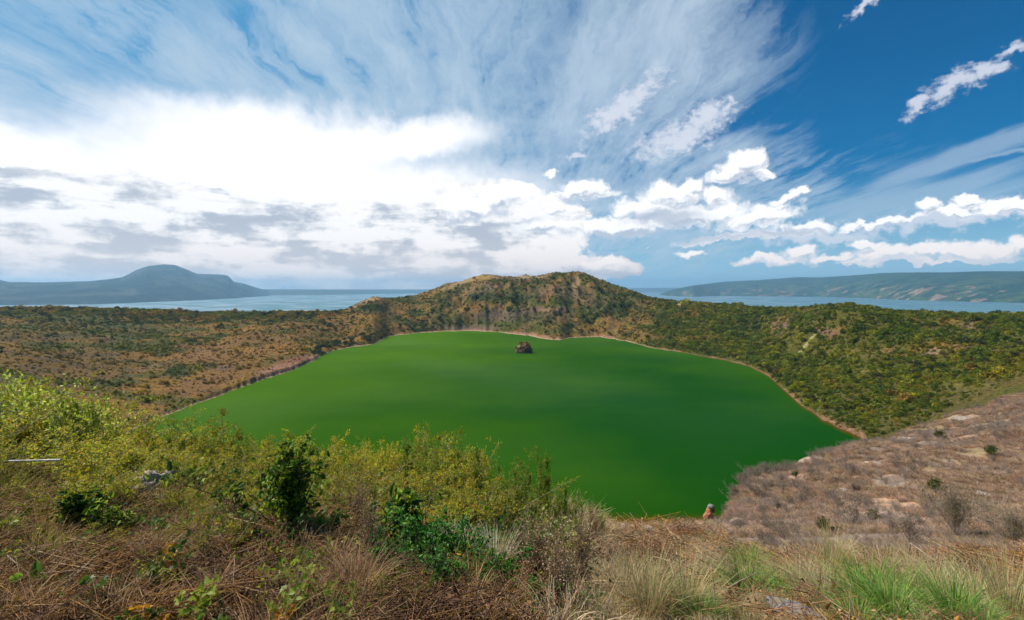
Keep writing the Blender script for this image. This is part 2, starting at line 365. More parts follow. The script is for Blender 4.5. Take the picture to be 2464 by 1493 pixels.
    P.append((40000*one, -200*one))
    Ds_ = np.array([p[0] for p in P]); Zs = np.array([p[1] for p in P])
    for k in range(1, len(Ds_)): Ds_[k] = np.maximum(Ds_[k], Ds_[k-1]*1.001)
    return Ds_, Zs
PD, PZ = profile(FX)
nx, nd = len(FX), len(FD)
Z = np.empty((nx, nd))
for i in range(nx): Z[i] = np.interp(FD, PD[:, i], PZ[:, i])
Dg = np.broadcast_to(FD[None, :], (nx, nd)); Xc = np.broadcast_to(FX[:, None], (nx, nd)); Xg = (Xc-CX)/F*Dg
Dsh, Drim = PD[9][:, None], PD[13][:, None]
# --- relief noise
def relief(X, Y, Xc, Z, Dsh, Drim):
    above = sstep(.4, 7, Z)
    t = np.clip((Y-Dsh)/(Drim-Dsh), -1, 2)                      # 0 far shore, 1 rim
    slope = sstep(.02, .3, t)*(1-sstep(.74, .96, t))
    hillm = sstep(960, 1120, Xc)*(1-sstep(1480, 1600, Xc)); rightm = sstep(1600, 1850, Xc); leftm = 1-sstep(700, 980, Xc)
    g = ridged(X/95+(fbm(X/120, Y/120, 2, 13)-.5)*1.6, Y/300, 3, 11)-.55
    g2 = ridged(X/70+3, Y/130, 4, 23)-.55
    g3 = fbm(X/45, Y/45, 4, 31)-.5
    d = slope*(hillm*(g*52+g2*34) + rightm*(ridged(X/150+Y/420, Y/330-X/600, 3, 51)-.58)*80*sstep(.3, .6, t) + leftm*g2*7)
    d += slope*g3*(6+8*hillm)
    d += slope*leftm*(fbm(X/170, Y/120, 3, 71)-.5)*30
    d *= above
    far = sstep(250, 330, Y)
    d += far*above*(fbm(X/14, Y/14, 3, 41)-.5)*3.0*(1-.6*sstep(.9, 1, t))
    # near ground
    nearm = 1-sstep(110, 200, Y)
    mid = sstep(9, 30, Y)*nearm
    d += mid*((fbm(X/9, Y/9, 4, 61)-.5)*2.6+(ridged(X/3.2, Y/3.2, 3, 63)-.6)*.5+(fbm(X/.8, Y/.8, 3, 65)-.5)*.18)*np.clip(Y/45, .2, 1)
    d += nearm*(1-sstep(9, 16, Y))*((fbm(X/1.6, Y/1.6, 4, 67)-.5)*.35*sstep(2.0, 4, Y)+(fbm(X/.16, Y/.16, 3, 69)-.5)*.05)
    return d
# keep the beach steady: shift of the shore by a small wiggle
Z = Z+relief(Xg, Dg, Xc, Z, Dsh, Drim)
def ground_z(x, D):
    """height of the sheet at column x (2464 px units) and depth D"""
    i = np.interp(x, FX, np.arange(nx)); j = np.interp(D, FD, np.arange(nd))
    i0 = np.clip(np.floor(i).astype(int), 0, nx-2); j0 = np.clip(np.floor(j).astype(int), 0, nd-2); a = i-i0; b = j-j0
    return (Z[i0, j0]*(1-a)+Z[i0+1, j0]*a)*(1-b)+(Z[i0, j0+1]*(1-a)+Z[i0+1, j0+1]*a)*b
def gz_world(X, Y): return float(ground_z(np.array([X/Y*F+CX]), np.array([Y]))[0])

# --- what covers the ground where (soil, dry grass, scrub) as real surface colour
def blob(Xc, row, cx, cy, rx, ry, ang=0, soft=.5, n=None):
    c, s = math.cos(R(ang)), math.sin(R(ang)); dx, dy = Xc-cx, row-cy
    q = np.sqrt(((dx*c+dy*s)/rx)**2+((-dx*s+dy*c)/ry)**2)
    if n is not None: q = q+n
    return 1-sstep(1-soft, 1+soft, q)
def cover(X, Y, Xc, Z, Dsh, Drim):
    row = HZ+(CAMZ-Z)/Y*F
    t = np.clip((Y-Dsh)/(Drim-Dsh), -1, 2)
    C = np.zeros(X.shape+(3,))
    nA = fbm(X/110, Y/110, 5, 101); nB = fbm(X/30, Y/30, 5, 103); nC = fbm(X/8, Y/8, 4, 105); nW = (fbm(X/40, Y/40, 5, 107)-.5)*1.1
    def lay(col, w): C[:] = C*(1-w[..., None])+np.array(col)*w[..., None]
    leftm = 1-sstep(780, 1050, Xc); rightm = sstep(1450, 1700, Xc)
    C[:] = np.array((.165, .090, .014))
    lay((.072, .060, .016), rightm)
    lay((.230, .118, .024), sstep(.48, .64, nA)*.6)
    lay((.090, .052, .022), sstep(.50, .62, nB)*.7*(1-rightm*.6))
    lay((.066, .068, .010), sstep(.44, .58, fbm(X/60, Y/60, 5, 109)+.08*rightm-.02*leftm)*.85)
    # the wall of the far hill: gullies of bare tuff
    hill = sstep(990, 1100, Xc)*(1-sstep(1500, 1580, Xc))*sstep(.0, .1, t)
    hn = fbm(X/22, Y/160, 5, 111)
    lay((.200, .125, .034), hill*sstep(.50, .62, hn)*.7)
    lay((.155, .082, .028), hill*sstep(.52, .60, fbm(X/18+5, Y/50, 4, 113))*.7); lay((.055, .065, .010), hill*sstep(.47, .58, fbm(X/45+5, Y/45, 4, 117))*.8)
    w = lambda cx, cy, rx, ry, a=0, k=.9: blob(Xc, row, cx, cy, rx, ry, a, .45, nW)*k*(t > -.05)
    lay((.30, .185, .055), w(1150, 668, 62, 9, -6)); lay((.28, .18, .08), w(1105, 682, 40, 6, -20)); lay((.24, .15, .08), w(1245, 668, 60, 6)); lay((.26, .19, .09), w(1262, 666, 16, 5))
    lay((.34, .20, .09), w(900, 720, 22, 5)); lay((.26, .16, .09), w(865, 733, 30, 8, -25)); lay((.20, .13, .08), w(1180, 690, 50, 10, -10, .7)); lay((.27, .17, .08), w(1385, 690, 10, 24, 8)); lay((.17, .10, .055), w(1410, 715, 44, 18, 20, .6))
    lay((.21, .12, .08), w(1320, 745, 50, 8, 0, .7)); lay((.19, .12, .085), w(1130, 790, 60, 8, 0, .6)); lay((.19, .11, .07), w(1330, 700, 60, 14, 0, .5)); lay((.13, .08, .07), w(1240, 760, 90, 14, 0, .6)); lay((.15, .13, .04), w(1440, 745, 30, 8, 0, .7))
    lay((.045, .055, .015), w(1230, 715, 70, 11, 0, .8)); lay((.040, .050, .018), w(1160, 713, 26, 8, 0, .8)); lay((.035, .045, .016), w(905, 742, 40, 12, 0, .8)); lay((.05, .06, .014), w(1470, 720, 50, 25, 25, .7)); lay((.07, .07, .02), w(1300, 775, 60, 20, 0, .6))
    # left flats: rusty grass, bare humps
    lay((.24, .11, .030), leftm*w(620, 850, 170, 50, -10, .30)); lay((.22, .11, .045), w(500, 852, 45, 14, 0, .7)); lay((.05, .055, .040), w(430, 895, 30, 16, 0, .7)); lay((.055, .048, .050), w(520, 882, 40, 8, 10, .5)); lay((.20, .11, .05), w(390, 880, 60, 10, -10, .6)); lay((.22, .11, .045), w(600, 822, 120, 8, -6, .5))
    lay((.21, .085, .055), w(690, 880, 60, 12, -20, .8)); lay((.15, .075, .035), w(480, 930, 110, 22, -20, .6)); lay((.06, .05, .035), w(150, 870, 200, 60, 0, .25)); lay((.055, .060, .018), leftm*w(200, 790, 260, 22, 0, .6))
    # right side
    lay((.17, .09, .07), w(1880, 785, 26, 10, 10, .7)); lay((.16, .08, .065), w(1990, 800, 26, 9, 10, .8)); lay((.20, .13, .09), w(2240, 850, 24, 9, -20, .7)); lay((.16, .10, .05), w(2080, 850, 100, 10, 0, .5)); lay((.17, .10, .07), w(2350, 785, 40, 12, 0, .6)); lay((.15, .09, .07), w(2330, 830, 40, 10, 0, .5)); lay((.19, .12, .07), w(2430, 848, 30, 12, 0, .6)); lay((.16, .13, .03), w(2100, 905, 260, 14, 5, .5)); lay((.09, .085, .02), w(2130, 960, 200, 60, 0, .4))
    lay((.32, .29, .11), blob(Xc, row, 1938, 832, 38, 3.4, -49, .5)*.95*(t > 0)); lay((.20, .19, .07), blob(Xc, row, 1918, 858, 14, 5, -30, .5)*.8*(t > 0))
    lay((.30, .24, .16), w(1640, 733, 14, 2.5)); lay((.28, .21, .13), w(1665, 731, 10, 2)); lay((.24, .18, .12), w(1650, 776, 10, 3))
    # bare beach round the crater lake
    zz = Z+ (nC-.5)*1.5
    bw = i1(Xc, [(0, 2.5), (330, .8), (400, 1.2), (480, .4), (580, 1.5), (630, 4.5), (700, 5.0), (756, 4.6), (790, .5), (900, 1.3), (1050, 1.0), (1180, 2.6), (1300, 4.5), (1400, 4.5), (1480, 2.0), (1530, .4), (1560, 1.2), (1740, 1.2), (1820, .7), (1880, 1.3), (2088, 1.4)])
    near = (1-sstep(.02, .12, t))*(Y > 240)
    bw = bw*(.25+1.5*sstep(.3, .7, fbm(Xc/26, Y/60, 3, 131)))
    bch = (1-sstep(bw*.8, bw*1.5, zz))*near
    lay((.27, .14, .085), bch*i1(Xc, [(0, .3), (600, .3), (640, .9), (1500, .85), (1700, .5), (2088, .6)])); lay((.13, .05, .025), (1-sstep(.0, .5, zz))*near*.8*rightm); lay((.45, .33, .22), ((1-sstep(.25, .6, Z))*near*(1-rightm))*.8)
    lay((.16, .06, .025), (1-sstep(-.2, 2.0, Z))*(Y > 200)*(t < -.1))
    lay((.09, .045, .02), 1-sstep(-1.2, -.1, Z))
    # near bank and the dry shoulder on the right
    nm = 1-sstep(150, 220, Y)
    n1 = fbm(X/5, Y/5, 5, 121); n2 = fbm(X/1.2, Y/1.2, 4, 123); n3 = fbm(X/16, Y/16, 4, 125)
    N = np.zeros_like(C); N[:] = np.array((.29, .195, .135))
    def layN(col, w): N[:] = N*(1-w[..., None])+np.array(col)*w[..., None]
    layN((.38, .23, .14), sstep(.5, .64, n3)*.8); layN((.16, .12, .10), sstep(.48, .58, n1)*.7); layN((.42, .33, .27), sstep(.58, .70, fbm(X/3+9, Y/3, 5, 127))*.5); layN((.12, .085, .06), sstep(.56, .68, n2)*.6)
    layN((.25, .20, .06), sstep(.56, .66, fbm(X/7+4, Y/7, 3, 129))*.35)
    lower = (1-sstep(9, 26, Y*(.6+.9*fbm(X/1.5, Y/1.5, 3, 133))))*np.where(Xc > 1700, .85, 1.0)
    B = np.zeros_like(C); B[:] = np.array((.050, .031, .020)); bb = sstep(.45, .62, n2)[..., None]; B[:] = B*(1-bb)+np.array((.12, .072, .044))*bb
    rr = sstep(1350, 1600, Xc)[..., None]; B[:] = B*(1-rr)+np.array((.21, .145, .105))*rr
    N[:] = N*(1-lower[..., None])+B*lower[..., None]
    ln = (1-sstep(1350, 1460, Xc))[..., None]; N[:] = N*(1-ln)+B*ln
    rim_ = (blob(Xc, row, 1590, 1266, 150, 7, 0, .4)*(Y < 20))
    layN((.40, .32, .26), rim_*.8*sstep(.35, .6, fbm(X/.5, Y/.5, 3, 135)))
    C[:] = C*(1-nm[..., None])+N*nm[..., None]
    return C, t, row
CV, TT, ROW = cover(Xg, Dg, Xc, Z, Dsh, Drim)

def ground_mat():
    m, nt = newmat('ground'); t = T(nt)
    a = t.n('ShaderNodeAttribute', attribute_name='cover'); g = t.n('ShaderNodeNewGeometry'); p = g.outputs['Position']
    _, py, _ = t.xyz(p)
    far = t.mr(py, 150, 250)
    nf = t.noise(t.v('MULTIPLY', p, (1, 1, 1.6)), .35, 7, .62); nn = t.noise(p, 9.0, 7, .65); nn2 = t.noise(p, 1.3, 6, .65)
    k = t.m('ADD', t.m('MULTIPLY', nf, far), t.m('MULTIPLY', t.m('ADD', t.m('MULTIPLY', nn, .5), t.m('MULTIPLY', nn2, .5)), t.m('SUBTRACT', 1.0, far)))
    c = t.v('MULTIPLY', a.outputs['Color'], t.v('ADD', t.v('SCALE', (1, 1, 1), scale=t.mr(k, .30, .70, .45, 1.6)), (0, 0, 0)))
    b = t.n('ShaderNodeBsdfPrincipled'); t.put(b.inputs['Base Color'], c); b.inputs['Roughness'].default_value = .95; b.inputs['Specular IOR Level'].default_value = .1
    bp = t.n('ShaderNodeBump'); bp.inputs['Strength'].default_value = .9; t.put(bp.inputs['Distance'], t.mr(far, 0, 1, .06, 2.0)); t.put(bp.inputs['Height'], k); nt.links.new(bp.outputs[0], b.inputs['Normal'])
    o = t.n('ShaderNodeOutputMaterial'); nt.links.new(b.outputs[0], o.inputs[0])
    return m
def grid_faces(nx, nd):
    i = np.arange(nx-1)[:, None]*nd+np.arange(nd-1)[None, :]; i = i.ravel()
    return np.stack([i, i+nd, i+nd+1, i+1], 1)
V = np.stack([Xg, Dg, Z], -1).reshape(-1, 3)
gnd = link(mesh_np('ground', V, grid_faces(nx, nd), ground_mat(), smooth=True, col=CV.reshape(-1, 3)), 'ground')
tag(gnd, 'dry brown and green crater ground from the near bank round the green lake to the far rim', 'ground', kind='structure')

ZO = -170.0                                                     # level of the outer lake
# ================================================================ water
def water_mat(name, deep, deep2, scale, bump, rough, spec, sc2):
    m, nt = newmat(name); t = T(nt)
    g = t.n('ShaderNodeNewGeometry'); p = g.outputs['Position']
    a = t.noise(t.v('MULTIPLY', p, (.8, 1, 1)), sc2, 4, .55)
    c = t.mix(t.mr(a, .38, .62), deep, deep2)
    if name == 'crater_lake':                                              # sheen of the far and left water put into the colour as paler green
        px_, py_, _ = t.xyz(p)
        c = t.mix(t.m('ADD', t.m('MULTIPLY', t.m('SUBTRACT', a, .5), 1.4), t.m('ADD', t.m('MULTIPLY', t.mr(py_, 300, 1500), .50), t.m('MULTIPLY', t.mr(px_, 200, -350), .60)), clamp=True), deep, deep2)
    if name == 'crater_lake':
        at_ = t.n('ShaderNodeAttribute', attribute_name='cover')           # rusty shallows along the bank
        r, _, _ = t.xyz(at_.outputs['Color']); c = t.mix(r, c, (.13, .040, .004))
    rn = t.noise(t.v('MULTIPLY', p, (1, 1.0, 1)), scale, 4, .65)
    bp = t.n('ShaderNodeBump'); bp.inputs['Strength'].default_value = bump; bp.inputs['Distance'].default_value = .4; t.put(bp.inputs['Height'], rn)
    b = t.n('ShaderNodeBsdfDiffuse'); t.put(b.inputs[0], c); gl = t.n('ShaderNodeBsdfGlossy'); gl.inputs['Roughness'].default_value = rough; nt.links.new(bp.outputs[0], gl.inputs['Normal'])
    fr = t.n('ShaderNodeFresnel'); fr.inputs[0].default_value = 1.33
    mx = t.n('ShaderNodeMixShader'); t.put(mx.inputs[0], t.m('MULTIPLY', t.m('MULTIPLY', fr.outputs[0], spec), t.mr(t.noise(t.v('MULTIPLY', p, (.9, 1, 1)), .0022, 3, .5), .42, .62, .5, 1.9)))
    nt.links.new(b.outputs[0], mx.inputs[1]); nt.links.new(gl.outputs[0], mx.inputs[2])
    o = t.n('ShaderNodeOutputMaterial'); nt.links.new(mx.outputs[0], o.inputs[0]); return m
# the crater lake: a fine grid over the basin so that the shallows follow the ground below it
lx = np.linspace(230, 2200, 300); ld = np.geomspace(240, 1700, 320)
LXc, LD = np.meshgrid(lx, ld, indexing='ij'); LX = (LXc-CX)/F*LD
depth = -ground_z(LXc.ravel(), LD.ravel()).reshape(LXc.shape)
wob = fbm(LX/30, LD/30, 3, 201)
Dfar = np.interp(LXc, FX, PD[9]); Dnear = np.interp(LXc, FX, PD[7])
dsh = np.minimum(Dfar-LD, LD-Dnear)
rightp = np.clip(i1(LXc, [(0, .12), (1350, .2), (1500, .25), (1700, .5), (1820, 1), (2200, 1)]), 0, 1); rightp = np.where(LD-Dnear < Dfar-LD, 1.0, rightp)
edge = (1-sstep(0, 5+9*wob+4*rightp, dsh))*rightp*.7
lc = np.stack([edge, edge, edge], -1)
LV = np.stack([LX, LD, np.zeros_like(LX)], -1).reshape(-1, 3)
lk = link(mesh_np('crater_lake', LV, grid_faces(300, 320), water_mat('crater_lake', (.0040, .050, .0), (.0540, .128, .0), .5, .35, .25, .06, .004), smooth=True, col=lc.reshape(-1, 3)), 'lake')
tag(lk, 'vivid green crater lake filling the basin below the rim', 'lake', kind='structure')
ow = link(mesh_np('outer_lake', [(-44000, 1500, ZO), (44000, 1500, ZO), (44000, 46000, ZO), (-44000, 46000, ZO)], np.array([[0, 1, 2, 3]]), water_mat('outer_water', (.075, .17, .20), (.09, .20, .24), .05, .3, .30, .28, .0012)), 'water')
# keep the outer water outside the crater walls: two wings and a far sheet joined into one mesh
tag(ow, 'pale blue grey lake water lying beyond the crater rim', 'lake', kind='structure')

# ================================================================ far land
def far_land(name, xs, base, sky, kD, colf, label, seed, rows=90, amp=.05, cat='hill', pw=.8):
    x = np.linspace(xs[0], xs[1], 700)
    rb = i1(x, base); rs = i1(x, sky); Db = (130-ZO)*F/(rb-HZ); Dk = Db*i1(x, kD) if isinstance(kD, list) else Db*kD
    zk = zrow(rs, Dk)
    s = np.linspace(-.04, 1.6, rows)[None, :]
    D = Db[:, None]+(Dk-Db)[:, None]*s
    X = (x[:, None]-CX)/F*D
    h = np.where(s < 1, np.clip(s, 0, 1)**pw, 1-.5*np.clip(s-1, 0, 1))
    zz = ZO+(zk[:, None]-ZO)*h
    zz = zz+zk[:, None]*amp*(ridged(X/1400, D/2000, 4, seed)-.5)*6*np.clip(s*(1-s), 0, .25)*1.0
    zz = zz+(ridged(X/420, D/700, 4, seed+3)-.5)*130*np.clip(s*3, 0, 1)*np.clip((1-s)*3+.04, 0, 1)*np.clip(zk[:, None]/300, .1, 1)
    zz = np.where(s < 0, ZO-6, zz)
    c = colf(X, D, x[:, None]+0*D, s+0*D)
    m, nt = newmat(name); t = T(nt); a = t.n('ShaderNodeAttribute', attribute_name='cover'); g = t.n('ShaderNodeNewGeometry')
    nz = t.noise(g.outputs['Position'], .012, 8, .68); nz2 = t.noise(g.outputs['Position'], .05, 4, .7)
    cc = t.v('SCALE', a.outputs['Color'], scale=t.mr(t.m('ADD', t.m('MULTIPLY', nz, .6), t.m('MULTIPLY', nz2, .4)), .35, .65, .35, 1.7))
    b = t.n('ShaderNodeBsdfPrincipled'); t.put(b.inputs['Base Color'], cc); b.inputs['Roughness'].default_value = .95; b.inputs['Specular IOR Level'].default_value = .1
    bp = t.n('ShaderNodeBump'); bp.inputs['Strength'].default_value = 1; bp.inputs['Distance'].default_value = 25; t.put(bp.inputs['Height'], nz); nt.links.new(bp.outputs[0], b.inputs['Normal'])
    o = t.n('ShaderNodeOutputMaterial'); nt.links.new(b.outputs[0], o.inputs[0])
    me = mesh_np(name, np.stack([X, D, zz], -1).reshape(-1, 3), grid_faces(700, rows), m, smooth=True, col=c.reshape(-1, 3))
    return tag(link(me, name), label, cat, kind='structure')
def cblend(a, b, w): return np.array(a)*(1-w[..., None])+np.array(b)*w[..., None]
far_land('mountain', (-900, 645), [(-900, 736), (-100, 736), (226, 733), (452, 724), (560, 718.5), (645, 712.5)],
         [(-900, 665), (-300, 668), (-30, 672), (0, 674), (22, 679), (109, 680), (219, 677), (292, 668), (312, 659), (328, 650), (340, 646), (357, 640), (375, 638.5), (394, 636), (423, 638), (449, 648.5), (474, 659), (511, 660), (540, 661.5), (550, 665), (562, 678), (584, 682), (627, 695.5), (645, 699)],
         [(-900, 1.5), (400, 1.5), (645, 1.1)], lambda X, D, x, s: cblend((.010, .024, .022), (.045, .055, .04), sstep(.5, .62, fbm(X/500, D/500, 4, 301))), 'hazy blue mountain with a flat topped shoulder across the water on the left', 301, cat='mountain')
far_land('far_shore', (-1100, 1900), [(-1100, 710.5), (620, 711.2), (765, 710.8), (900, 708), (1100, 705), (1500, 704), (1900, 704)],
         [(-1100, 696), (640, 696.6), (900, 697), (1100, 696.5), (1500, 694), (1560, 693), (1900, 692)], 1.18, lambda X, D, x, s: cblend((.022, .040, .022), (.05, .055, .03), sstep(.5, .62, fbm(X/600, D/600, 4, 311))), 'thin low strip of blue land along the horizon', 311, rows=40, cat='shore')
far_land('hills', (1588, 3560), [(1588, 710), (1610, 712.5), (1668, 714.8), (1733, 712.5), (1830, 713.5), (1959, 714.5), (2075, 718), (2217, 724), (2314, 726), (2464, 729.7), (3560, 742)],
         [(1588, 707), (1600, 703), (1625, 696), (1668, 687.5), (1742, 678.4), (1830, 674), (1923, 667), (1975, 668), (2055, 663), (2120, 657.4), (2172, 655.8), (2281, 655.8), (2362, 653), (2464, 653), (3560, 648)],
         [(1588, 1.03), (1700, 1.18), (2464, 1.3), (3560, 1.4)], lambda X, D, x, s: cblend(cblend((.008, .036, .013), (.042, .070, .022), sstep(.47, .60, fbm(X/420, D/300, 5, 321))*(1-.6*sstep(.25, .8, s))), (.22, .14, .09), sstep(.62, .70, fbm(X/260+7, D/180, 4, 325))*(1-sstep(.2, .5, s))), 'long green forested ridge beyond the blue water on the right', 321, rows=120, amp=.06)

# ================================================================ air
hz = [(x, y, z) for z in (-202, 900) for y in (-1500, 48000) for x in (-62000, 62000)]
hm = mesh_np('haze', hz, np.array([[0, 2, 3, 1], [4, 5, 7, 6], [0, 1, 5, 4], [2, 6, 7, 3], [0, 4, 6, 2], [1, 3, 7, 5]]), [])
mm, nt = newmat('haze'); pv = nt.nodes.new('ShaderNodeVolumePrincipled'); pv.inputs['Density'].default_value = HAZE; pv.inputs['Color'].default_value = (.38, .70, 1.0, 1); pv.inputs['Anisotropy'].default_value = .2
oo = nt.nodes.new('ShaderNodeOutputMaterial'); nt.links.new(pv.outputs[0], oo.inputs['Volume'])
hm.materials.append(mm)
if HAZE > 0: tag(link(hm, 'haze'), 'thin blue air haze over the lakes and hills', 'haze', kind='stuff')
# ================================================================ plant building kit
def unit(v): return v/np.maximum(np.linalg.norm(v, axis=-1, keepdims=True), 1e-9)
def leaves_np(P, Dr, L, Wd, rng, fold=.25, droop=.2):
    """one small folded leaf per row: base point P, direction Dr, length L, half width Wd"""
    n = len(P); Dr = unit(Dr); r = unit(rng.normal(size=(n, 3))+np.array([0, 0, 1.0]))
    S = unit(np.cross(Dr, r)); N = np.cross(S, Dr)
    L = np.broadcast_to(L, (n,))[:, None]; Wd = np.broadcast_to(Wd, (n,))[:, None]
    b = P; m = P+Dr*L*.5; t = P+Dr*L-N*L*droop
    l = P+Dr*L*.42-S*Wd+N*Wd*fold; q = P+Dr*L*.42+S*Wd+N*Wd*fold
    V = np.stack([b, l, m, q, t], 1).reshape(-1, 3); k = np.arange(n)[:, None]*5
    Fc = np.concatenate([k+np.array([[0, 2, 4, 1]]), k+np.array([[0, 3, 4, 2]])])
    return V, Fc
def broad_np(P, Dr, L, Wd, rng):
    """broad heart shaped leaves with ten rim points and a fold along the midrib"""
    n = len(P); Dr = unit(Dr); r = unit(rng.normal(size=(n, 3))*.5+np.array([0, 0, 1.0]))
    S = unit(np.cross(Dr, r)); N = np.cross(S, Dr)
    u = np.array([0, .02, .22, .5, .78, 1.0]); w = np.array([0, .55, 1.0, .88, .5, 0]); dr = -np.array([0, 0, .02, .08, .18, .34])
    L = np.broadcast_to(L, (n,)); Wd = np.broadcast_to(Wd, (n,)); V = []
    for i in range(6): V.append(P+Dr*(L*u[i])[:, None]+N*(L*dr[i])[:, None])
    for s in (-1, 1):
        for i in range(1, 5): V.append(P+Dr*(L*(u[i]-(.10 if i == 1 else 0)))[:, None]+S*(s*Wd*w[i])[:, None]+N*(L*dr[i]+Wd*w[i]*.28)[:, None])
    V = np.stack(V, 1).reshape(-1, 3); k = np.arange(n)[:, None]*14; Fq = []; Ft = []
    for s, o in ((0, 6), (1, 10)):
        Ft.append([0, 1, o]); Ft.append([4, 5, o+3])
        for i in range(3): Fq.append([1+i, 2+i, o+1+i, o+i])
    return V, [np.concatenate([k+np.array([f]) for f in Fq]), np.concatenate([k+np.array([f]) for f in Ft])]
def tubes_np(lines, sides=3):
    """lines: list of (points (k,3), radii (k,))"""
    V = []; Fc = []; o = 0; an = np.arange(sides)*2*math.pi/sides
    for p, r in lines:
        p = np.asarray(p, float); k = len(p); d = np.gradient(p, axis=0); d = unit(d)
        up = np.array([0, 0, 1.0]) if abs(d[0][2]) < .9 else np.array([1.0, 0, 0]); a = unit(np.cross(d, up)); b = np.cross(d, a)
        r = np.broadcast_to(r, (k,))
        ring = p[:, None]+(a[:, None]*np.cos(an)[None, :, None]+b[:, None]*np.sin(an)[None, :, None])*r[:, None, None]
        V.append(ring.reshape(-1, 3))
        i = np.arange(k-1)[:, None]*sides+np.arange(sides)[None]; j = np.arange(k-1)[:, None]*sides+(np.arange(sides)[None]+1) % sides
        Fc.append((np.stack([i, j, j+sides, i+sides], -1).reshape(-1, 4))+o); o += k*sides
    return np.concatenate(V), np.concatenate(Fc)
def blades_np(n, rng, rad=.08, L=.5, Lv=.35, lean=.5, droop=.6, w=.004, seg=5, dirx=0, diry=0):
    """a tuft: thin arching blades out of one root"""
    th = rng.uniform(0, 2*math.pi, n); rr = rad*np.sqrt(rng.uniform(0, 1, n))
    B = np.stack([np.cos(th)*rr, np.sin(th)*rr, -np.full(n, .03)], 1)
    ln = np.abs(rng.normal(0, lean, n)); thd = th+rng.normal(0, .5, n)
    H = np.stack([np.cos(thd)*ln+dirx, np.sin(thd)*ln+diry, np.ones(n)], 1); H = unit(H)
    Ln = L*(1-Lv*rng.uniform(0, 1, n)**.7); hz = unit(H*np.array([1, 1, 0])+1e-6)
    dp = droop*rng.uniform(.2, 1.3, n); side = unit(np.cross(hz, np.array([0, 0, 1.0]))); side = unit(side+rng.normal(0, .5, (n, 3))); V = []
    for k in range(seg+1):
        s = k/seg
        C = B+H*(Ln*s)[:, None]+(hz*(.45*Ln*dp*s**2)[:, None])-np.array([0, 0, 1.0])*(Ln*dp*.55*s**2.6)[:, None]
        ww = w*(1-s**1.6)*.5+.0003
        V.append(C-side*ww); V.append(C+side*ww)
    V = np.stack(V, 1).reshape(-1, 3); q = 2*(seg+1); k = np.arange(n)[:, None]*q
    Fc = np.concatenate([k+np.array([[2*s, 2*s+1, 2*s+3, 2*s+2]]) for s in range(seg)])
    return V, Fc
def merge(parts):
    V = []; Fc = []; o = 0
    for v, f in parts:
        V.append(v); fl = f if isinstance(f, list) else [f]
        Fc += [x+o for x in fl]; o += len(v)
    quads = [f for f in Fc if f.shape[1] == 4]; tris = [f for f in Fc if f.shape[1] == 3]
    out = []
    if quads: out.append(np.concatenate(quads))
    if tris: out.append(np.concatenate(tris))
    return np.concatenate(V), out
def shrub_lines(rng, nst, h, spread, nsub, sub=.35, r0=.008, kinks=.06, second=0):
    """stems out of one root, side shoots along them; returns tube lines and leaf carrying points with directions"""
    lines = []; LP = []; LD = []
    for i in range(nst):
        th = rng.uniform(0, 2*math.pi); ln = abs(rng.normal(0, spread)); hh = h*rng.uniform(.6, 1.0)
        k = 7; s = np.linspace(0, 1, k)[:, None]
        tip = np.array([math.cos(th)*ln*hh, math.sin(th)*ln*hh, hh])
        p = tip*np.array([1, 1, 1.0])*np.concatenate([s**1.35, s**1.35, s], 1)+np.cumsum(rng.normal(0, kinks*h/k, (k, 3)), 0)*np.array([1, 1, .3])
        p[0] = (rng.normal(0, .04*h), rng.normal(0, .04*h), -.05*h)
        lines.append((p, r0*hh/h*np.linspace(1, .25, k)))
        for j in range(nsub):
            u = rng.uniform(.25, .98); q = u*(k-1); a = int(q); b = q-a; base = p[a]*(1-b)+p[min(a+1, k-1)]*b
            d = unit(rng.normal(size=3)*np.array([1, 1, .5])+np.array([0, 0, .75])+unit(p[-1]-p[0])*.6); l = sub*h*rng.uniform(.4, 1)*(1.15-u*.6)
            m = 5; ss = np.linspace(0, 1, m)[:, None]; sp = base+d*l*ss+np.array([0, 0, 1.0])*l*.15*ss**2+np.cumsum(rng.normal(0, .03*l, (m, 3)), 0)
            lines.append((sp, r0*.42*np.linspace(1, .3, m)))
            LP.append(sp[1:]); LD.append(np.repeat(d[None], m-1, 0))
            for e in range(second):
                w = rng.integers(1, m); d2 = unit(d+rng.normal(size=3)*.8+np.array([0, 0, .2])); l2 = l*rng.uniform(.3, .6); s3 = np.linspace(0, 1, 4)[:, None]
                sp2 = sp[w]+d2*l2*s3+np.cumsum(rng.normal(0, .03*l2, (4, 3)), 0); lines.append((sp2, r0*.25*np.linspace(1, .4, 4))); LP.append(sp2[1:]); LD.append(np.repeat(d2[None], 3, 0))
        LP.append(p[3:]); LD.append(np.repeat(unit(p[-1]-p[-2])[None], k-3, 0))
    return lines, np.concatenate(LP), np.concatenate(LD)
def pick(rng, LP, LD, n, jit):
    i = rng.integers(0, len(LP), n)
    return LP[i]+rng.normal(0, jit, (n, 3)), unit(LD[i]+rng.normal(0, .9, (n, 3)))

BARK = solid_mat('bark', (.10, .065, .045), (.17, .12, .085), 14, .9, .5)
TWIG = solid_mat('dry_twig_bark', (.26, .19, .13), (.40, .31, .23), 20, .85, .3)
GREYTWIG = leaf_mat('grey_twigs', [(.24, .165, .14), (.33, .25, .21), (.17, .12, .10), (.44, .35, .28)], .0, .9, .05, .15)

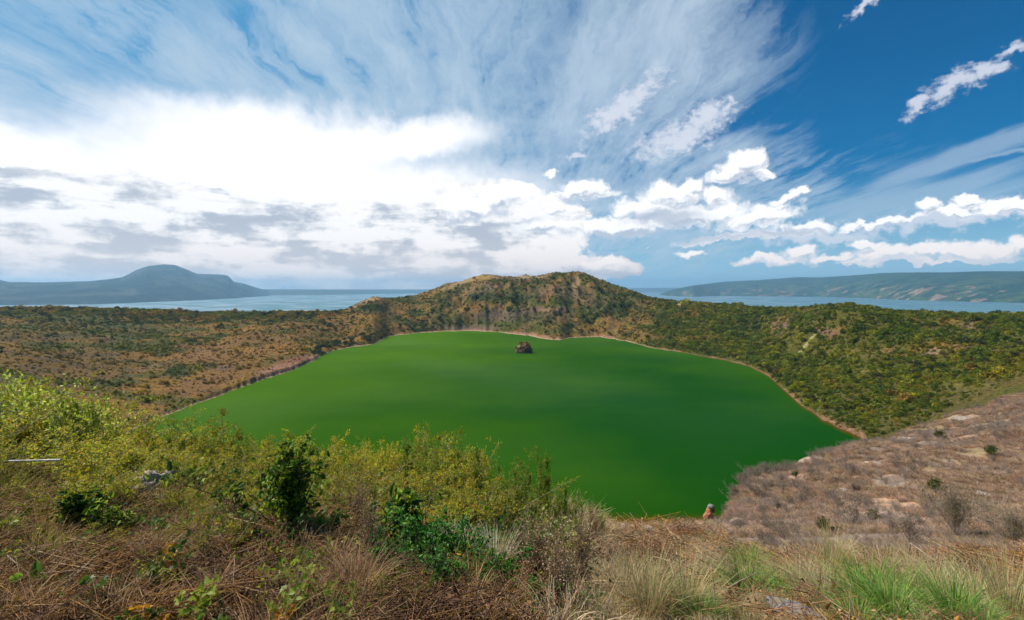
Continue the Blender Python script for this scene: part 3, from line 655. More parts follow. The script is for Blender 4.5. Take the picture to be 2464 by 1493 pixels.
# ---------------------------------------------------------------- far scrub: crowns of leaf clumps set on the slopes
def clump(rng, n, lumps, flat, card):
    """leaf cards gathered on the shells of a few overlapping lobes, with gaps between them"""
    C = []; 
    for i in range(lumps):
        a = rng.uniform(0, 2*math.pi); r = rng.uniform(0, .55) if i else 0
        C.append((math.cos(a)*r, math.sin(a)*r, rng.uniform(.30, .75)*flat, rng.uniform(.32, .52)))
    C = np.array(C); k = rng.integers(0, lumps, n); d = unit(rng.normal(size=(n, 3)))
    rr = C[k, 3]*rng.uniform(.55, 1.05, n); P = C[k, :3]+d*rr[:, None]*np.array([1, 1, flat]); P[:, 2] = np.maximum(P[:, 2], .02)
    return leaves_np(P, unit(d+rng.normal(0, .7, (n, 3))), card*rng.uniform(.6, 1.3, n), card*.42*rng.uniform(.6, 1.3, n), rng, .2, .1)
rng = np.random.default_rng(7)
SCRUBM = leaf_mat('scrub_leaves', [(.62, .66, .50), (1.0, 1.0, 1.0), (1.3, 1.25, 1.0), (.75, .72, .7), (1.1, 1.2, .9)], .38, .6, .1, .30, instancer=True)
def proto_coll(name, meshes):
    c = bpy.data.collections.new(name)
    for i, me in enumerate(meshes):
        o = bpy.data.objects.new(name, me); c.objects.link(o)
    return c
def scatter(name, label, cat, coll, pts, rotz, scl, tint, tilt=None, kind='stuff'):
    """one object: instances of the small meshes in coll on the given points"""
    n = len(pts); me = bpy.data.meshes.new(name); me.vertices.add(n); me.vertices.foreach_set('co', np.asarray(pts, np.float32).ravel())
    rot = np.zeros((n, 3), np.float32); rot[:, 2] = rotz
    if tilt is not None: rot[:, :2] = tilt
    a = me.attributes.new('rot', 'FLOAT_VECTOR', 'POINT'); a.data.foreach_set('vector', rot.ravel())
    s3 = np.asarray(scl, np.float32); s3 = np.repeat(s3[:, None], 3, 1) if s3.ndim == 1 else s3
    a = me.attributes.new('scl', 'FLOAT_VECTOR', 'POINT'); a.data.foreach_set('vector', s3.ravel())
    a = me.attributes.new('tint', 'FLOAT_COLOR', 'POINT'); t4 = np.ones((n, 4), np.float32); t4[:, :3] = tint; a.data.foreach_set('color', t4.ravel())
    o = link(me, name); ng = bpy.data.node_groups.new(name, 'GeometryNodeTree')
    ng.interface.new_socket('Geometry', in_out='INPUT', socket_type='NodeSocketGeometry'); ng.interface.new_socket('Geometry', in_out='OUTPUT', socket_type='NodeSocketGeometry')
    N = ng.nodes; gi = N.new('NodeGroupInput'); go = N.new('NodeGroupOutput'); ip = N.new('GeometryNodeInstanceOnPoints'); ci = N.new('GeometryNodeCollectionInfo')
    ci.inputs['Collection'].default_value = coll; ci.inputs['Separate Children'].default_value = True; ci.inputs['Reset Children'].default_value = True
    ip.inputs['Pick Instance'].default_value = True
    def na(nm, ty):
        q = N.new('GeometryNodeInputNamedAttribute'); q.data_type = ty; q.inputs['Name'].default_value = nm; return q.outputs['Attribute']
    ng.links.new(gi.outputs[0], ip.inputs['Points']); ng.links.new(ci.outputs[0], ip.inputs['Instance'])
    ng.links.new(na('rot', 'FLOAT_VECTOR'), ip.inputs['Rotation']); ng.links.new(na('scl', 'FLOAT_VECTOR'), ip.inputs['Scale'])
    ng.links.new(ip.outputs[0], go.inputs[0])
    md = o.modifiers.new('scatter', 'NODES'); md.node_group = ng
    return tag(o, label, cat, kind=kind)
SCR = proto_coll('scrub_clump', [mesh_np('scrub_clump', *clump(rng, 210, 4, .8, .26), SCRUBM) for _ in range(6)])

def sample_ground(n, x0, x1, d0, d1, power=2.0):
    """random points on the sheet, uniform over the ground between the two depths"""
    u = rng.uniform(0, 1, n); D = (d0**power+u*(d1**power-d0**power))**(1/power); x = rng.uniform(x0, x1, n)
    return x, D, (x-CX)/F*D, ground_z(x, D)
n0 = 420000
x, D, X, z = sample_ground(n0, -260, 2760, 300, 2300, 1.75)
Dsh_ = np.interp(x, FX, PD[9]); Dri = np.interp(x, FX, PD[13])
CVp, tp, rowp = cover(X, D, x, z, Dsh_, Dri)
green = CVp[:, 1]/np.maximum(CVp[:, 0], .01)
far_ok = (z > .5+1.2*(fbm(x/30, D/40, 2, 411) > .5)) & (tp > 0.0) & (D < Dri+60)
clus = fbm(X/55, D/55, 4, 401)
hillx = (x > 1020) & (x < 1500)
right = sstep(1480, 1700, x)
p = np.clip((green-.52)*1.35, 0, 1)*sstep(.36, .55, clus)+.20+.34*right
bare = (CVp[:, 0] > .235); p = np.where(bare, p*.12, p)
p = np.where(hillx, p*.75, p)
rimb = sstep(.80, .93, tp)*(1-sstep(700, 860, x)); p = p+rimb*.8
keep = far_ok & (rng.uniform(0, 1, n0) < p)
x, D, X, z, CVp, tp, green, clus, rimb = [q[keep] for q in (x, D, X, z, CVp, tp, green, clus, rimb)]
n = len(x); right = sstep(1480, 1700, x)
G = [np.array(c) for c in ((.058, .070, .007), (.028, .048, .007), (.105, .095, .010), (.095, .052, .014), (.022, .038, .008))]
k = rng.uniform(0, 1, n); cl2 = fbm(X/35, D/35, 3, 405)
w = np.stack([np.ones(n), .5+2.5*right*(cl2 > .5)+2*rimb, .8*right+.25, .9*(1-right)*(green < .8)+.15, .3+1.4*(cl2 > .6)], 1); w = np.cumsum(w/w.sum(1, keepdims=True), 1)
gi_ = (k[:, None] > w).sum(1).clip(0, 4); tint = np.stack(G)[gi_]*rng.uniform(.7, 1.35, (n, 1))
lw = (1-sstep(700, 1000, x))[:, None]; tint = (tint*(.85-.35*lw)+CVp*(.35+.38*lw))*1.8*(1+.12*right[:, None])*np.array((1.08, 1.10, .68))
scl = rng.lognormal(0, .52, n)*(1.9+1.0*right+.9*rimb)*np.clip(.65+D/1500*.5, .6, 1.4)
scl *= np.where(tp < .06, .75, 1); scl *= np.where(tp > .95, .75, 1)
sc3 = np.stack([scl, scl, scl*rng.uniform(.75, 1.15, n)], 1)
scatter('slope_scrub', 'low scrub and bushes covering the inner slopes of the crater', 'scrub', SCR, np.stack([X, D, z-.15*scl], 1), rng.uniform(0, 6.28, n), sc3, tint)
NSCRUB = n

# ---------------------------------------------------------------- single trees that stand out on the slopes
def tree_mesh(rng, h=6.0, cr=3.0, n=900, card=.55):
    tl = []; k = 6; s = np.linspace(0, 1, k)[:, None]
    p = np.array([rng.normal(0, .3), rng.normal(0, .3), h*.62])*s+np.cumsum(rng.normal(0, .06, (k, 3)), 0); p[0] = (0, 0, -.5)
    tl.append((p, np.linspace(.22, .10, k))); tips = []
    for i in range(6):
        a = i*1.05+rng.uniform(0, .6); b = p[rng.integers(2, 6)]; e = b+np.array([math.cos(a)*cr*.6, math.sin(a)*cr*.6, h*rng.uniform(.12, .32)])
        q = b+(e-b)*np.linspace(0, 1, 4)[:, None]; tl.append((q, np.linspace(.09, .03, 4))); tips.append(e)
    tips.append(p[-1]+np.array([0, 0, h*.18])); tips = np.array(tips)
    kk = rng.integers(0, len(tips), n); rad = cr*rng.uniform(.30, .50, len(tips)); d = unit(rng.normal(size=(n, 3)))
    P = tips[kk]+d*(rad[kk]*rng.uniform(.5, 1.05, n))[:, None]*np.array([1, 1, .75])
    return tubes_np(tl, 5), leaves_np(P, unit(d+rng.normal(0, .7, (n, 3))), card*rng.uniform(.6, 1.3, n), card*.4*rng.uniform(.6, 1.3, n), rng)
TREEM = leaf_mat('tree_leaves', [(.028, .046, .012), (.050, .072, .014), (.080, .096, .018), (.036, .052, .018), (.105, .11, .02)], .34, .55, .15, .3)
TREEY = leaf_mat('pale_tree_leaves', [(.11, .12, .018), (.16, .15, .024), (.085, .10, .02), (.20, .17, .03)], .35, .55, .15, .3)
tprot = []
for i in range(5):
    tm, lm = tree_mesh(rng, 6.0, 3.0+.4*(i % 2), 850)
    tprot.append((mesh_np('trunk', *tm, BARK), mesh_np('crown', *lm, TREEM if i < 4 else TREEY)))
def plant_tree(x, D, s, v, label, group, cat='tree', name='tree'):
    X = (x-CX)/F*D; z_ = float(ground_z(np.array([x]), np.array([D]))[0])
    t_ = empty(name, (X, D, z_-.2), rng.uniform(0, 6.28)); t_.scale = (s, s, s*rng.uniform(.8, 1.1))
    tag(t_, label, cat, group); link(tprot[v][0], 'trunk', t_); link(tprot[v][1], 'crown', t_); return t_
def rimD(x): return float(np.interp(x, FX, PD[13]))
for i in range(130):                                                # dark trees along the left rim
    x_ = rng.uniform(-60, 850); u = rng.uniform(0, 1)
    plant_tree(x_, rimD(x_)*(1-.20*u)-12, rng.uniform(1.1, 2.3)*(1.1-.3*u), int(rng.integers(0, 4)), 'dark green tree in the long belt along the left crater rim', 'dark trees along the left rim')
for i in range(34):                                                # lakeside thicket on the left shore
    x_ = rng.uniform(755, 905); D_ = float(np.interp(x_, FX, PD[9]))
    plant_tree(x_, D_+rng.uniform(8, 70), rng.uniform(1.2, 2.3), int(rng.integers(0, 4)), 'dark bushy tree in the thicket on the left shore of the green lake', 'trees in the left shore thicket')
for i in range(28):
    x_ = rng.uniform(905, 1060); D_ = float(np.interp(x_, FX, PD[9]))
    plant_tree(x_, D_+rng.uniform(8, 110), rng.uniform(1.2, 2.4), int(rng.integers(0, 4)), 'dark tree at the foot of the far hill near its left end', 'trees at the foot of the far hill')
for cx_, cy_, sx_, dd, nn_ in ((1340, 0, 14, 30, 4), (1400, 0, 10, 40, 3), (1460, 0, 30, 30, 4)):
    for i in range(nn_):
        x_ = rng.normal(cx_, sx_); D_ = float(np.interp(x_, FX, PD[9]))
        plant_tree(x_, D_+rng.uniform(14, dd+40), rng.uniform(1.1, 1.9), int(rng.integers(0, 4)), 'dark tree close behind the pink beach below the far hill', 'trees behind the far beach')
for i in range(60):                                                # the bigger crowns on the right slope
    x_ = rng.uniform(1500, 2560); D9_ = float(np.interp(x_, FX, PD[9])); Dr_ = rimD(x_); u = rng.uniform(.03, .72)
    plant_tree(x_, D9_+12+(Dr_-D9_-30)*u, rng.uniform(.8, 1.7), int(rng.integers(0, 5)), 'bushy tree standing out from the scrub on the right hand crater slope', 'trees on the right crater slope')
for i in range(34):                                                # belt along the right shore
    x_ = rng.uniform(1510, 2080); D_ = float(np.interp(x_, FX, PD[9]))
    plant_tree(x_, D_+rng.uniform(16, 40), rng.uniform(.6, 1.25), int(rng.integers(0, 4)), 'low green tree in the belt behind the right shore of the green lake', 'trees behind the right shore')

# ---------------------------------------------------------------- rocks
def rock_mesh(name, rng, sx, sy, sz, mat, sub=4, rough=.25, ang=.12, flatbase=True):
    import bmesh
    bm = bmesh.new(); bmesh.ops.create_icosphere(bm, subdivisions=sub, radius=1)
    v = np.array([q.co[:] for q in bm.verts]); fs = np.array([[q.index for q in f.verts] for f in bm.faces]); bm.free()
    s = rng.integers(0, 999); o = rng.uniform(0, 50, 3)
    d = (fbm(v[:, 0]*1.4+o[0]+v[:, 2], v[:, 1]*1.4+o[1]-v[:, 2]*.7, 4, int(s))-.5)*rough*3+(ridged(v[:, 0]*3+o[2], v[:, 1]*2.5+v[:, 2]*2.5, 3, int(s)+1)-.5)*ang*2
    v = v*(1+d[:, None])*np.array([sx, sy, sz])
    if flatbase: v[:, 2] = np.where(v[:, 2] < -.35*sz, -.35*sz+(v[:, 2]+.35*sz)*.3, v[:, 2])
    return mesh_np(name, v, fs, mat, smooth=sub > 3)
ORROCK = solid_mat('orange_rock', (.42, .17, .09), (.30, .12, .07), .6, .9, .8)
GREYROCK = solid_mat('grey_rock', (.24, .23, .20), (.12, .11, .10), .5, .9, .8)
DARKROCK = solid_mat('dark_island_rock', (.26, .16, .09), (.10, .06, .035), .12, .95, .9)
PALEROCK = solid_mat('pale_rock', (.38, .31, .255), (.21, .165, .135), 5, .9, .6)
SLATE = solid_mat('slate_rock', (.22, .20, .21), (.13, .12, .12), 9, .85, .5)
# rocky islet
isl = empty('islet', at(1260, 849, 130*F/(849-HZ))[:2]+(0,)); tag(isl, 'small steep dark rocky islet topped with scrub, alone in the green lake', 'islet')
v_ = []
im = rock_mesh('islet_rock', rng, 15, 12, 14, DARKROCK, 5, .16, .16); q = np.array([w.co[:] for w in im.vertices]); 
q[:, 2] = np.maximum(q[:, 2], -4); im.vertices.foreach_set('co', q.astype(np.float32).ravel()); link(im, 'rock', isl, (0, 0, 3))
RUSTM = leaf_mat('islet_scrub_leaves', [(.10, .10, .015), (.40, .19, .05), (.18, .13, .03), (.50, .30, .10), (.09, .085, .02)], .4, .6, .1, .2)
parts = []
for i in range(80):
    a = rng.uniform(0, 6.28); e = rng.uniform(.0, .95)**.8; rr_ = math.sqrt(max(0, 1-e*e)); v1, f1 = clump(rng, 120, 4, .9, .30); s = rng.uniform(1.8, 4.6)
    parts.append((v1*s+np.array([math.cos(a)*rr_*16.5, math.sin(a)*rr_*13.4, 1+e*20.0-s*.2]), f1))
link(mesh_np('scrub', *merge(parts), RUSTM), 'scrub', isl)
# rock stack by the near shore
st_ = empty('rock_stack', at(1707, 1256, 291)); st_.location.z = 0; tag(st_, 'orange rock stack with a pale grey top standing in the shallows by the near shore', 'rock')
link(rock_mesh('base_rock', rng, 2.6, 2.2, 3.2, ORROCK, 4, .22, .2), 'base_rock', st_, (-.4, 0, .6))
link(rock_mesh('upper_rock', rng, 1.7, 1.6, 2.3, ORROCK, 4, .2, .2), 'upper_rock', st_, (.2, .2, 3.6))
link(rock_mesh('top_rock', rng, 1.9, 1.6, 1.35, GREYROCK, 4, .2, .15), 'top_rock', st_, (1.1, .2, 5.9))
link(rock_mesh('shaded_side_rock', rng, 1.0, 1.2, 1.9, DARKROCK, 4, .2, .15), 'side_rock', st_, (2.0, .3, 3.7))  # darker rock colour stands in for the shade on the stack's right side
# ================================================================ dry shoulder on the right: twiggy bushes and small green ones
rng = np.random.default_rng(21)
GREENM = leaf_mat('shrub_leaves', [(.05, .075, .015), (.09, .115, .02), (.14, .16, .03), (.06, .07, .02)], .35, .5, .25, .2)
SPARSE = leaf_mat('sparse_leaves', [(.10, .10, .05), (.16, .13, .07), (.20, .15, .11), (.08, .08, .035), (.24, .19, .15)], .3, .7, .1, .2)
def gz(x, D): return float(ground_z(np.array([float(x)]), np.array([float(D)]))[0])
def gp(x, D, dz=0.0): return ((x-CX)/F*D, D, gz(x, D)+dz)
bare = []
for i in range(4):
    ln_, LP, LD = shrub_lines(rng, 16, 1.3, .75, 9, .42, .012, .10, 3)
    tw = mesh_np('branches', *tubes_np(ln_, 3), GREYTWIG)
    P_, D_ = pick(rng, LP, LD, 520, .03); lf = mesh_np('leaves', *leaves_np(P_, D_, .07, .02, rng), SPARSE); bare.append((tw, lf))
grn = []
for i in range(2):
    ln_, LP, LD = shrub_lines(rng, 12, 1.2, .6, 9, .40, .012, .08, 2)
    tw = mesh_np('branches', *tubes_np(ln_, 3), BARK); P_, D_ = pick(rng, LP, LD, 1500, .05); grn.append((tw, mesh_np('leaves', *leaves_np(P_, D_, .10, .035, rng), GREENM)))
def place(pr, nm, x, D, s, label, cat, group=None, dz=-.03, sz=1.0):
    t_ = empty(nm, gp(x, D, dz), rng.uniform(0, 6.28)); t_.scale = (s, s, s*sz); tag(t_, label, cat, group)
    link(pr[0], pr[0].name.split('.')[0], t_); link(pr[1], pr[1].name.split('.')[0], t_); return t_
def shoulder(x): return float(np.interp(x, FX, PD[5]))
edge_n = 0
for i in range(110):                                                # along the edge above the lake
    x_ = 1750+750*(i+rng.uniform(0, 1))/110; D5_ = shoulder(x_)
    if x_ > 2130 and rng.uniform() < .55: continue
    place(bare[i % 4], 'bare_bush', x_, D5_*(1-.08*rng.uniform(0, 1)), rng.uniform(.45, .8)*(D5_/50)**.3*(1.2 if x_ < 1900 else .7), 'grey leafless bush on the edge of the dry shoulder above the green lake', 'bush', 'grey bushes along the shoulder edge')
for i in range(330):                                                # over the shoulder
    x_ = rng.uniform(1760, 2560); D5_ = shoulder(x_); D_ = rng.uniform(.2, .95)*D5_
    if D_ < 9 or (x_ > 2250 and D_ > .6*D5_ and rng.uniform() < .6): continue
    if fbm(np.array([x_/90]), np.array([D_/9]), 3, 9)[0] < .45: continue
    place(bare[i % 4], 'bare_bush', x_, D_, rng.uniform(.25, .62)*(D_/30)**.5, 'grey twiggy bush growing on the middle of the dry shoulder', 'bush', 'grey bushes over the shoulder')
for (x_, row_, s_, lab) in ((2252, 1185, 1.1, 'round green shrub near the middle of the dry shoulder'), (2385, 1098, 1.0, 'small green shrub high on the shoulder towards the right side of the picture'), (1985, 1285, 1.0, 'blue green shrub low on the shoulder beside the dark hole'),
                     (2100, 1255, .8, 'yellow green shrub low on the shoulder above the green grass'), (2262, 1060, .9, 'dark little shrub on the pale rocks of the shoulder crest'), (1915, 1150, .6, 'small green shrub close to the top left of the shoulder')):
    Ds = np.linspace(14, shoulder(x_), 300); rr_ = HZ+(CAMZ-ground_z(np.full(300, float(x_)), Ds))/Ds*F; j = int(np.argmin(abs(rr_-row_)))
    place(grn[0 if s_ > .85 else 1], 'green_shrub', x_, Ds[j], s_*(Ds[j]/75+.2), lab, 'shrub')
# thin leafy bush low on the right side
ln_, LP, LD = shrub_lines(rng, 26, 2.3, .75, 14, .35, .014, .06, 3); P_, D_ = pick(rng, LP, LD, 3800, .05)
thin = (mesh_np('branches', *tubes_np(ln_, 3), GREYTWIG), mesh_np('leaves', *leaves_np(P_, D_, .05, .016, rng), leaf_mat('thin_leaves', [(.13, .13, .04), (.20, .17, .07), (.10, .10, .04), (.26, .22, .11)], .35, .6, .15, .1)))
place(thin, 'thin_bush', 2300, 13.5, .62, 'wide thin olive bush at the right, above the tall grass', 'bush')
place(thin, 'thin_bush', 2440, 10.5, .42, 'thin brown bush cut by the right edge of the picture', 'bush')
place(bare[2], 'bare_bush', 2190, 12.5, .6, 'grey tangled bush just left of the wide thin olive bush', 'bush')
place(bare[1], 'bare_bush', 2050, 17, .6, 'grey twiggy bush right of the dark hole in the shoulder', 'bush')
SHB = []
for tw, lf in bare:
    qv = np.empty(len(tw.vertices)*3, np.float32); tw.vertices.foreach_get('co', qv); SHB.append(tw)
n0 = 5200; x, D, X, z = sample_ground(n0, 1720, 2700, 9, 110, 1.3)
ok = (D < np.interp(x, FX, PD[5])*1.0) & (fbm(X/4, D/4, 4, 541)+.25*fbm(X/14, D/14, 2, 543)-.12*sstep(2000, 2400, x)*sstep(25, 50, D) > .62)
x, D, X, z = x[ok], D[ok], X[ok], z[ok]; n = len(x)
scatter('shoulder_scrub', 'knee high leafless scrub matted over the dry shoulder', 'scrub', proto_coll('bare_scrub', SHB), np.stack([X, D, z-.02], 1), rng.uniform(0, 6.28, n), rng.uniform(.16, .42, n)*np.clip(D/30, .7, 1.6), np.ones((n, 3)))
# pale rocks on the shoulder
for (x_, row_, sx_, lab) in ((1795, 1262, .9, 'white rock at the foot of the shoulder where it meets the near bank'), (2200, 1062, 1.6, 'pale rock ledge on the shoulder crest below the pass'), (2262, 1046, 1.5, 'pale rock at the top of the shoulder crest'), (2370, 1190, 1.3, 'pale rock patch in the middle right of the shoulder'),
                          (2040, 1180, .9, 'small pale rock among grey bushes on the shoulder'), (2330, 1010, 1.4, 'grey stone near the upper edge of the shoulder'), (2120, 1120, 1.0, 'weathered stone just under the shoulder edge'), (1900, 1225, .7, 'low pale stone between the grey bushes at the left of the shoulder')):
    Ds = np.linspace(14, shoulder(x_), 300); rr_ = HZ+(CAMZ-ground_z(np.full(300, float(x_)), Ds))/Ds*F; j = int(np.argmin(abs(rr_-row_)))
    k_ = Ds[j]/75; o_ = link(rock_mesh('rock', rng, sx_*k_, sx_*k_*.8, .30*sx_*k_, PALEROCK, 4, .45, .5), 'rock', None, gp(x_, Ds[j], -.12*sx_*k_), rng.uniform(0, 6)); tag(o_, lab, 'rock')

# ---------------------------------------------------------------- dry grass over shoulder and bank (nobody could count it)
GRM = leaf_mat('grass_blades', [(.75, .72, .68), (1.0, .98, .95), (1.3, 1.25, 1.15), (.55, .5, .45), (1.1, 1.05, 1.0)], .30, .7, .15, .25, instancer=True)
def tuftc(name, specs):
    ms = []
    for (n_, kw) in specs: v, f = blades_np(n_, rng, **kw); ms.append(mesh_np(name, v, f, GRM))
    return proto_coll(name, ms)
SHG = tuftc('shoulder_tuft', [(60, dict(rad=.25, L=.42, lean=.8, droop=.9, w=.022, seg=3)) for _ in range(4)])
x, D, X, z = sample_ground(70000, 1640, 2700, 8, 120, 1.4)
ok = (D < np.interp(x, FX, PD[5])*1.02) & (fbm(X/3, D/3, 4, 501)+.12*fbm(X/12, D/12, 2, 503) > .47)
x, D, X, z = x[ok], D[ok], X[ok], z[ok]; n = len(x)
tb = np.array([(.34, .21, .14), (.40, .25, .16), (.27, .18, .14), (.30, .23, .12), (.44, .33, .26)])[rng.integers(0, 5, n)]*rng.uniform(.8, 1.35, (n, 1))
scatter('dry_grass', 'thin pinkish dry grass over the stony shoulder on the right', 'grass', SHG, np.stack([X, D, z], 1), rng.uniform(0, 6.28, n), rng.uniform(.5, 1.2, n)*(D/40)**.4, tb)

# near bank litter: short dry grass and stalks
LIT = tuftc('litter_tuft', [(46, dict(rad=.10, L=.20, lean=1.4, droop=1.0, w=.007, seg=4)), (34, dict(rad=.07, L=.30, lean=.9, droop=.8, w=.004, seg=4)), (40, dict(rad=.12, L=.15, lean=2.2, droop=.7, w=.009, seg=3)), (26, dict(rad=.05, L=.40, lean=.6, droop=.7, w=.0038, seg=5)), (50, dict(rad=.14, L=.24, lean=1.8, droop=1.1, w=.0040, seg=4))])
n0 = 24000; x, D, X, z = sample_ground(n0, -700, 3200, 1.9, 13.5, 1.35)
ok = (fbm(X/.5, D/.5, 3, 511) > .40+.03*(X < 0)) & (D < np.interp(x, FX, PD[5]))
x, D, X, z = x[ok], D[ok], X[ok], z[ok]; n = len(x)
wl = 1-sstep(1150, 1450, x+120*(fbm(X, D, 3, 513)-.5)); ch = rng.uniform(0, 1, n)
L1 = np.array([(.30, .15, .062), (.54, .33, .17), (.12, .060, .030), (.20, .20, .025), (.42, .27, .14)])[rng.integers(0, 5, n)]
R1 = np.array([(.50, .36, .20), (.58, .46, .30), (.30, .19, .11), (.20, .25, .06), (.46, .33, .23)])[rng.integers(0, 5, n)]
gband = np.maximum(sstep(3.8, 5.2, D), .6*(x < 330)*sstep(3.0, 4, D))*wl; Gc = np.array([(.22, .22, .02), (.32, .28, .03), (.13, .17, .02)])[rng.integers(0, 3, n)]
tb = np.where((ch < wl)[:, None], L1, R1); tb = np.where((rng.uniform(0, 1, n) < gband*.75)[:, None], Gc, tb)*rng.uniform(.75, 1.25, (n, 1))
scatter('bank_grass', 'tangled dry grass and fallen stalks carpeting the near bank', 'grass', LIT, np.stack([X, D, z+.01], 1), rng.uniform(0, 6.28, n), rng.uniform(.7, 1.25, n)*np.clip(D/4, .85, 1.8)*(1-.50*sstep(1380, 1520, x))*(1-.3*sstep(1380, 1520, x)*sstep(4.2, 6.5, D)), tb)

# dead leaves and broken bits of stem lying in the litter
DLM = leaf_mat('dead_leaves', [(.8, .75, .7), (1.1, 1.0, .9), (.5, .42, .38), (1.4, 1.3, 1.15)], .15, .8, .15, .2, instancer=True)
def litter_patch():
    n_ = 26; P_ = np.stack([rng.normal(0, .10, n_), rng.normal(0, .10, n_), rng.uniform(.005, .07, n_)], 1); d_ = unit(rng.normal(size=(n_, 3))*np.array([1, 1, .45]))
    tw = [(np.stack([np.linspace(a[0], b[0], 3), np.linspace(a[1], b[1], 3), np.linspace(a[2], b[2], 3)], 1), np.array([.0024, .0020, .0012])) for a, b in ((rng.normal(0, .10, 3)*[1, 1, .2]+[0, 0, .05], rng.normal(0, .14, 3)*[1, 1, .3]+[0, 0, .07]) for _ in range(16))]
    return merge([leaves_np(P_, d_, .026*rng.uniform(.4, 1.5, n_), .006*rng.uniform(.6, 1.5, n_), rng, .7, .7), tubes_np(tw, 3)])
DLC = proto_coll('litter_patch', [mesh_np('litter_patch', *litter_patch(), DLM) for _ in range(5)])
n0 = 5200; x, D, X, z = sample_ground(n0, -500, 2700, 1.9, 9, 1.2)
ok = (D < np.interp(x, FX, PD[5])) & (fbm(X/.6, D/.6, 3, 577) > .42) & (rng.uniform(0, 1, n0) < np.where(x > 1400, .35, 1.0)); x, D, X, z = x[ok], D[ok], X[ok], z[ok]; n = len(x)
tb = np.array([(.18, .095, .055), (.26, .15, .08), (.08, .045, .03), (.34, .24, .15), (.26, .14, .03)])[rng.integers(0, 5, n)]*(1+.35*sstep(1350, 1500, x))[:, None]
scatter('dead_leaves', 'dead leaves and broken twigs lying among the dry grass of the near bank', 'leaf litter', DLC, np.stack([X, D, z+.005], 1), rng.uniform(0, 6.28, n), rng.uniform(.7, 1.4, n)*np.clip(D/4, .9, 1.3), tb)

# low leafy weeds among it
WEEDM = leaf_mat('weed_leaves', [(.7, .75, .6), (1.0, 1.0, 1.0), (1.35, 1.3, 1.0), (.8, .9, .7), (1.1, 1.0, .9)], .40, .5, .3, .2, instancer=True)
wm = []
for i in range(4):
    ln_, LP, LD = shrub_lines(rng, 5, .22, .8, 3, .5, .002, .08); P_, D_ = pick(rng, LP, LD, 42, .012); wm.append(mesh_np('weed', *merge([leaves_np(P_, D_, .038*rng.uniform(.7, 1.3, 42), .013, rng), tubes_np(ln_, 3)]), WEEDM))
WD = proto_coll('weed_sprig', wm)
n0 = 9000; x, D, X, z = sample_ground(n0, -400, 2500, 2.2, 12.5, 1.3)
pw = .24*(x < 1400)+.85*sstep(3.6, 5.2, D)*(1-sstep(1300, 1400, x))*(1-sstep(9, 10.5, D))+.75*np.exp(-((x-1060)/150)**2)*sstep(2.2, 3.0, D)*(1-sstep(4.2, 5, D))+.25*np.clip(1-x/1000, 0, 1)*sstep(3, 5, D)
ok = (rng.uniform(0, 1, n0) < pw*sstep(.34, .55, fbm(X/.8, D/.8, 3, 531))) & (D < np.interp(x, FX, PD[5])*.97)
x, D, X, z = x[ok], D[ok], X[ok], z[ok]; n = len(x)
tb = np.array([(.14, .22, .022), (.24, .29, .03), (.07, .13, .018), (.34, .29, .03), (.18, .16, .03)])[rng.choice(5, n, p=[.32, .26, .22, .12, .08])]
cg_ = np.exp(-((x-1060)/170)**2)*(1-sstep(4.2, 6, D)); tb = tb*(1-cg_[:, None])+np.array((.045, .14, .020))*cg_[:, None]; tb = np.where((rng.uniform(0, 1, n) < .05)[:, None], np.array((.50, .24, .02)), tb)*rng.uniform(.75, 1.3, (n, 1))
scatter('weeds', 'small leafy weeds growing through the dry grass of the near bank', 'weeds', WD, np.stack([X, D, z], 1), rng.uniform(0, 6.28, n), rng.uniform(.7, 1.5, n)*np.clip(D/4.5, .7, 1.25), tb, rng.normal(0, .25, (n, 2)))

# ---------------------------------------------------------------- tall airy shrubs between the bank and the lake
AIRY = [leaf_mat('olive_leaves', [(.26, .34, .010), (.44, .48, .018), (.13, .21, .010), (.64, .48, .02), (.34, .22, .02)], .58, .5, .25, .32),
        leaf_mat('pale_green_leaves', [(.34, .42, .03), (.46, .54, .05), (.20, .27, .02), (.55, .55, .10)], .55, .45, .35, .15),
        leaf_mat('fresh_green_leaves', [(.09, .22, .018), (.15, .30, .025), (.20, .30, .03), (.32, .32, .03)], .5, .5, .25, .2)]
def airy(kind, nst, h, spread, nleaf, ll, lw, sub=.30, nsub=8, second=2):
    ln_, LP, LD = shrub_lines(rng, nst, h, spread, nsub, sub, .0055, .05, second); P_, D_ = pick(rng, LP, LD, nleaf, .012)
    return (mesh_np('branches', *tubes_np(ln_, 3), TWIG if kind != 2 else BARK), mesh_np('leaves', *leaves_np(P_, D_, ll*rng.uniform(.6, 1.3, nleaf), lw*rng.uniform(.7, 1.2, nleaf), rng), AIRY[kind]))
AO = [airy(0, 13, 1.0, .42, 2500, .031, .0092) for _ in range(3)]
AP = [airy(1, 11, 1.0, .55, 430, .055, .017, .32, 6, 1) for _ in range(2)]
AG = [airy(2, 9, 1.0, .28, 2300, .030, .0085, .22, 10, 1) for _ in range(2)]
TOP = [(-300, 860), (0, 900), (60, 912), (200, 925), (280, 975), (350, 1005), (430, 1010), (510, 1000), (600, 1040), (650, 1048), (800, 1045), (860, 1060), (980, 1050), (1040, 1030), (1110, 1030), (1160, 1062), (1190, 1140), (1225, 1120), (1250, 1082), (1320, 1090), (1350, 1160), (1400, 1200), (1460, 1230), (1500, 1250)]
def top_shrub(pr, nm, x, D, f, label, group, w=1.0):
    X_, Y_, Zg = gp(x, D, -.03); zt = zrow(i1(np.array([x]), TOP)[0], D); h = max(.25, (zt-Zg))*f
    t_ = empty(nm, (X_, Y_, Zg), rng.uniform(0, 6.28)); ww = min(h*w, 1.15); t_.scale = (ww, ww, h); tag(t_, label, 'shrub', group); link(pr[0], 'branches', t_); link(pr[1], 'leaves', t_)
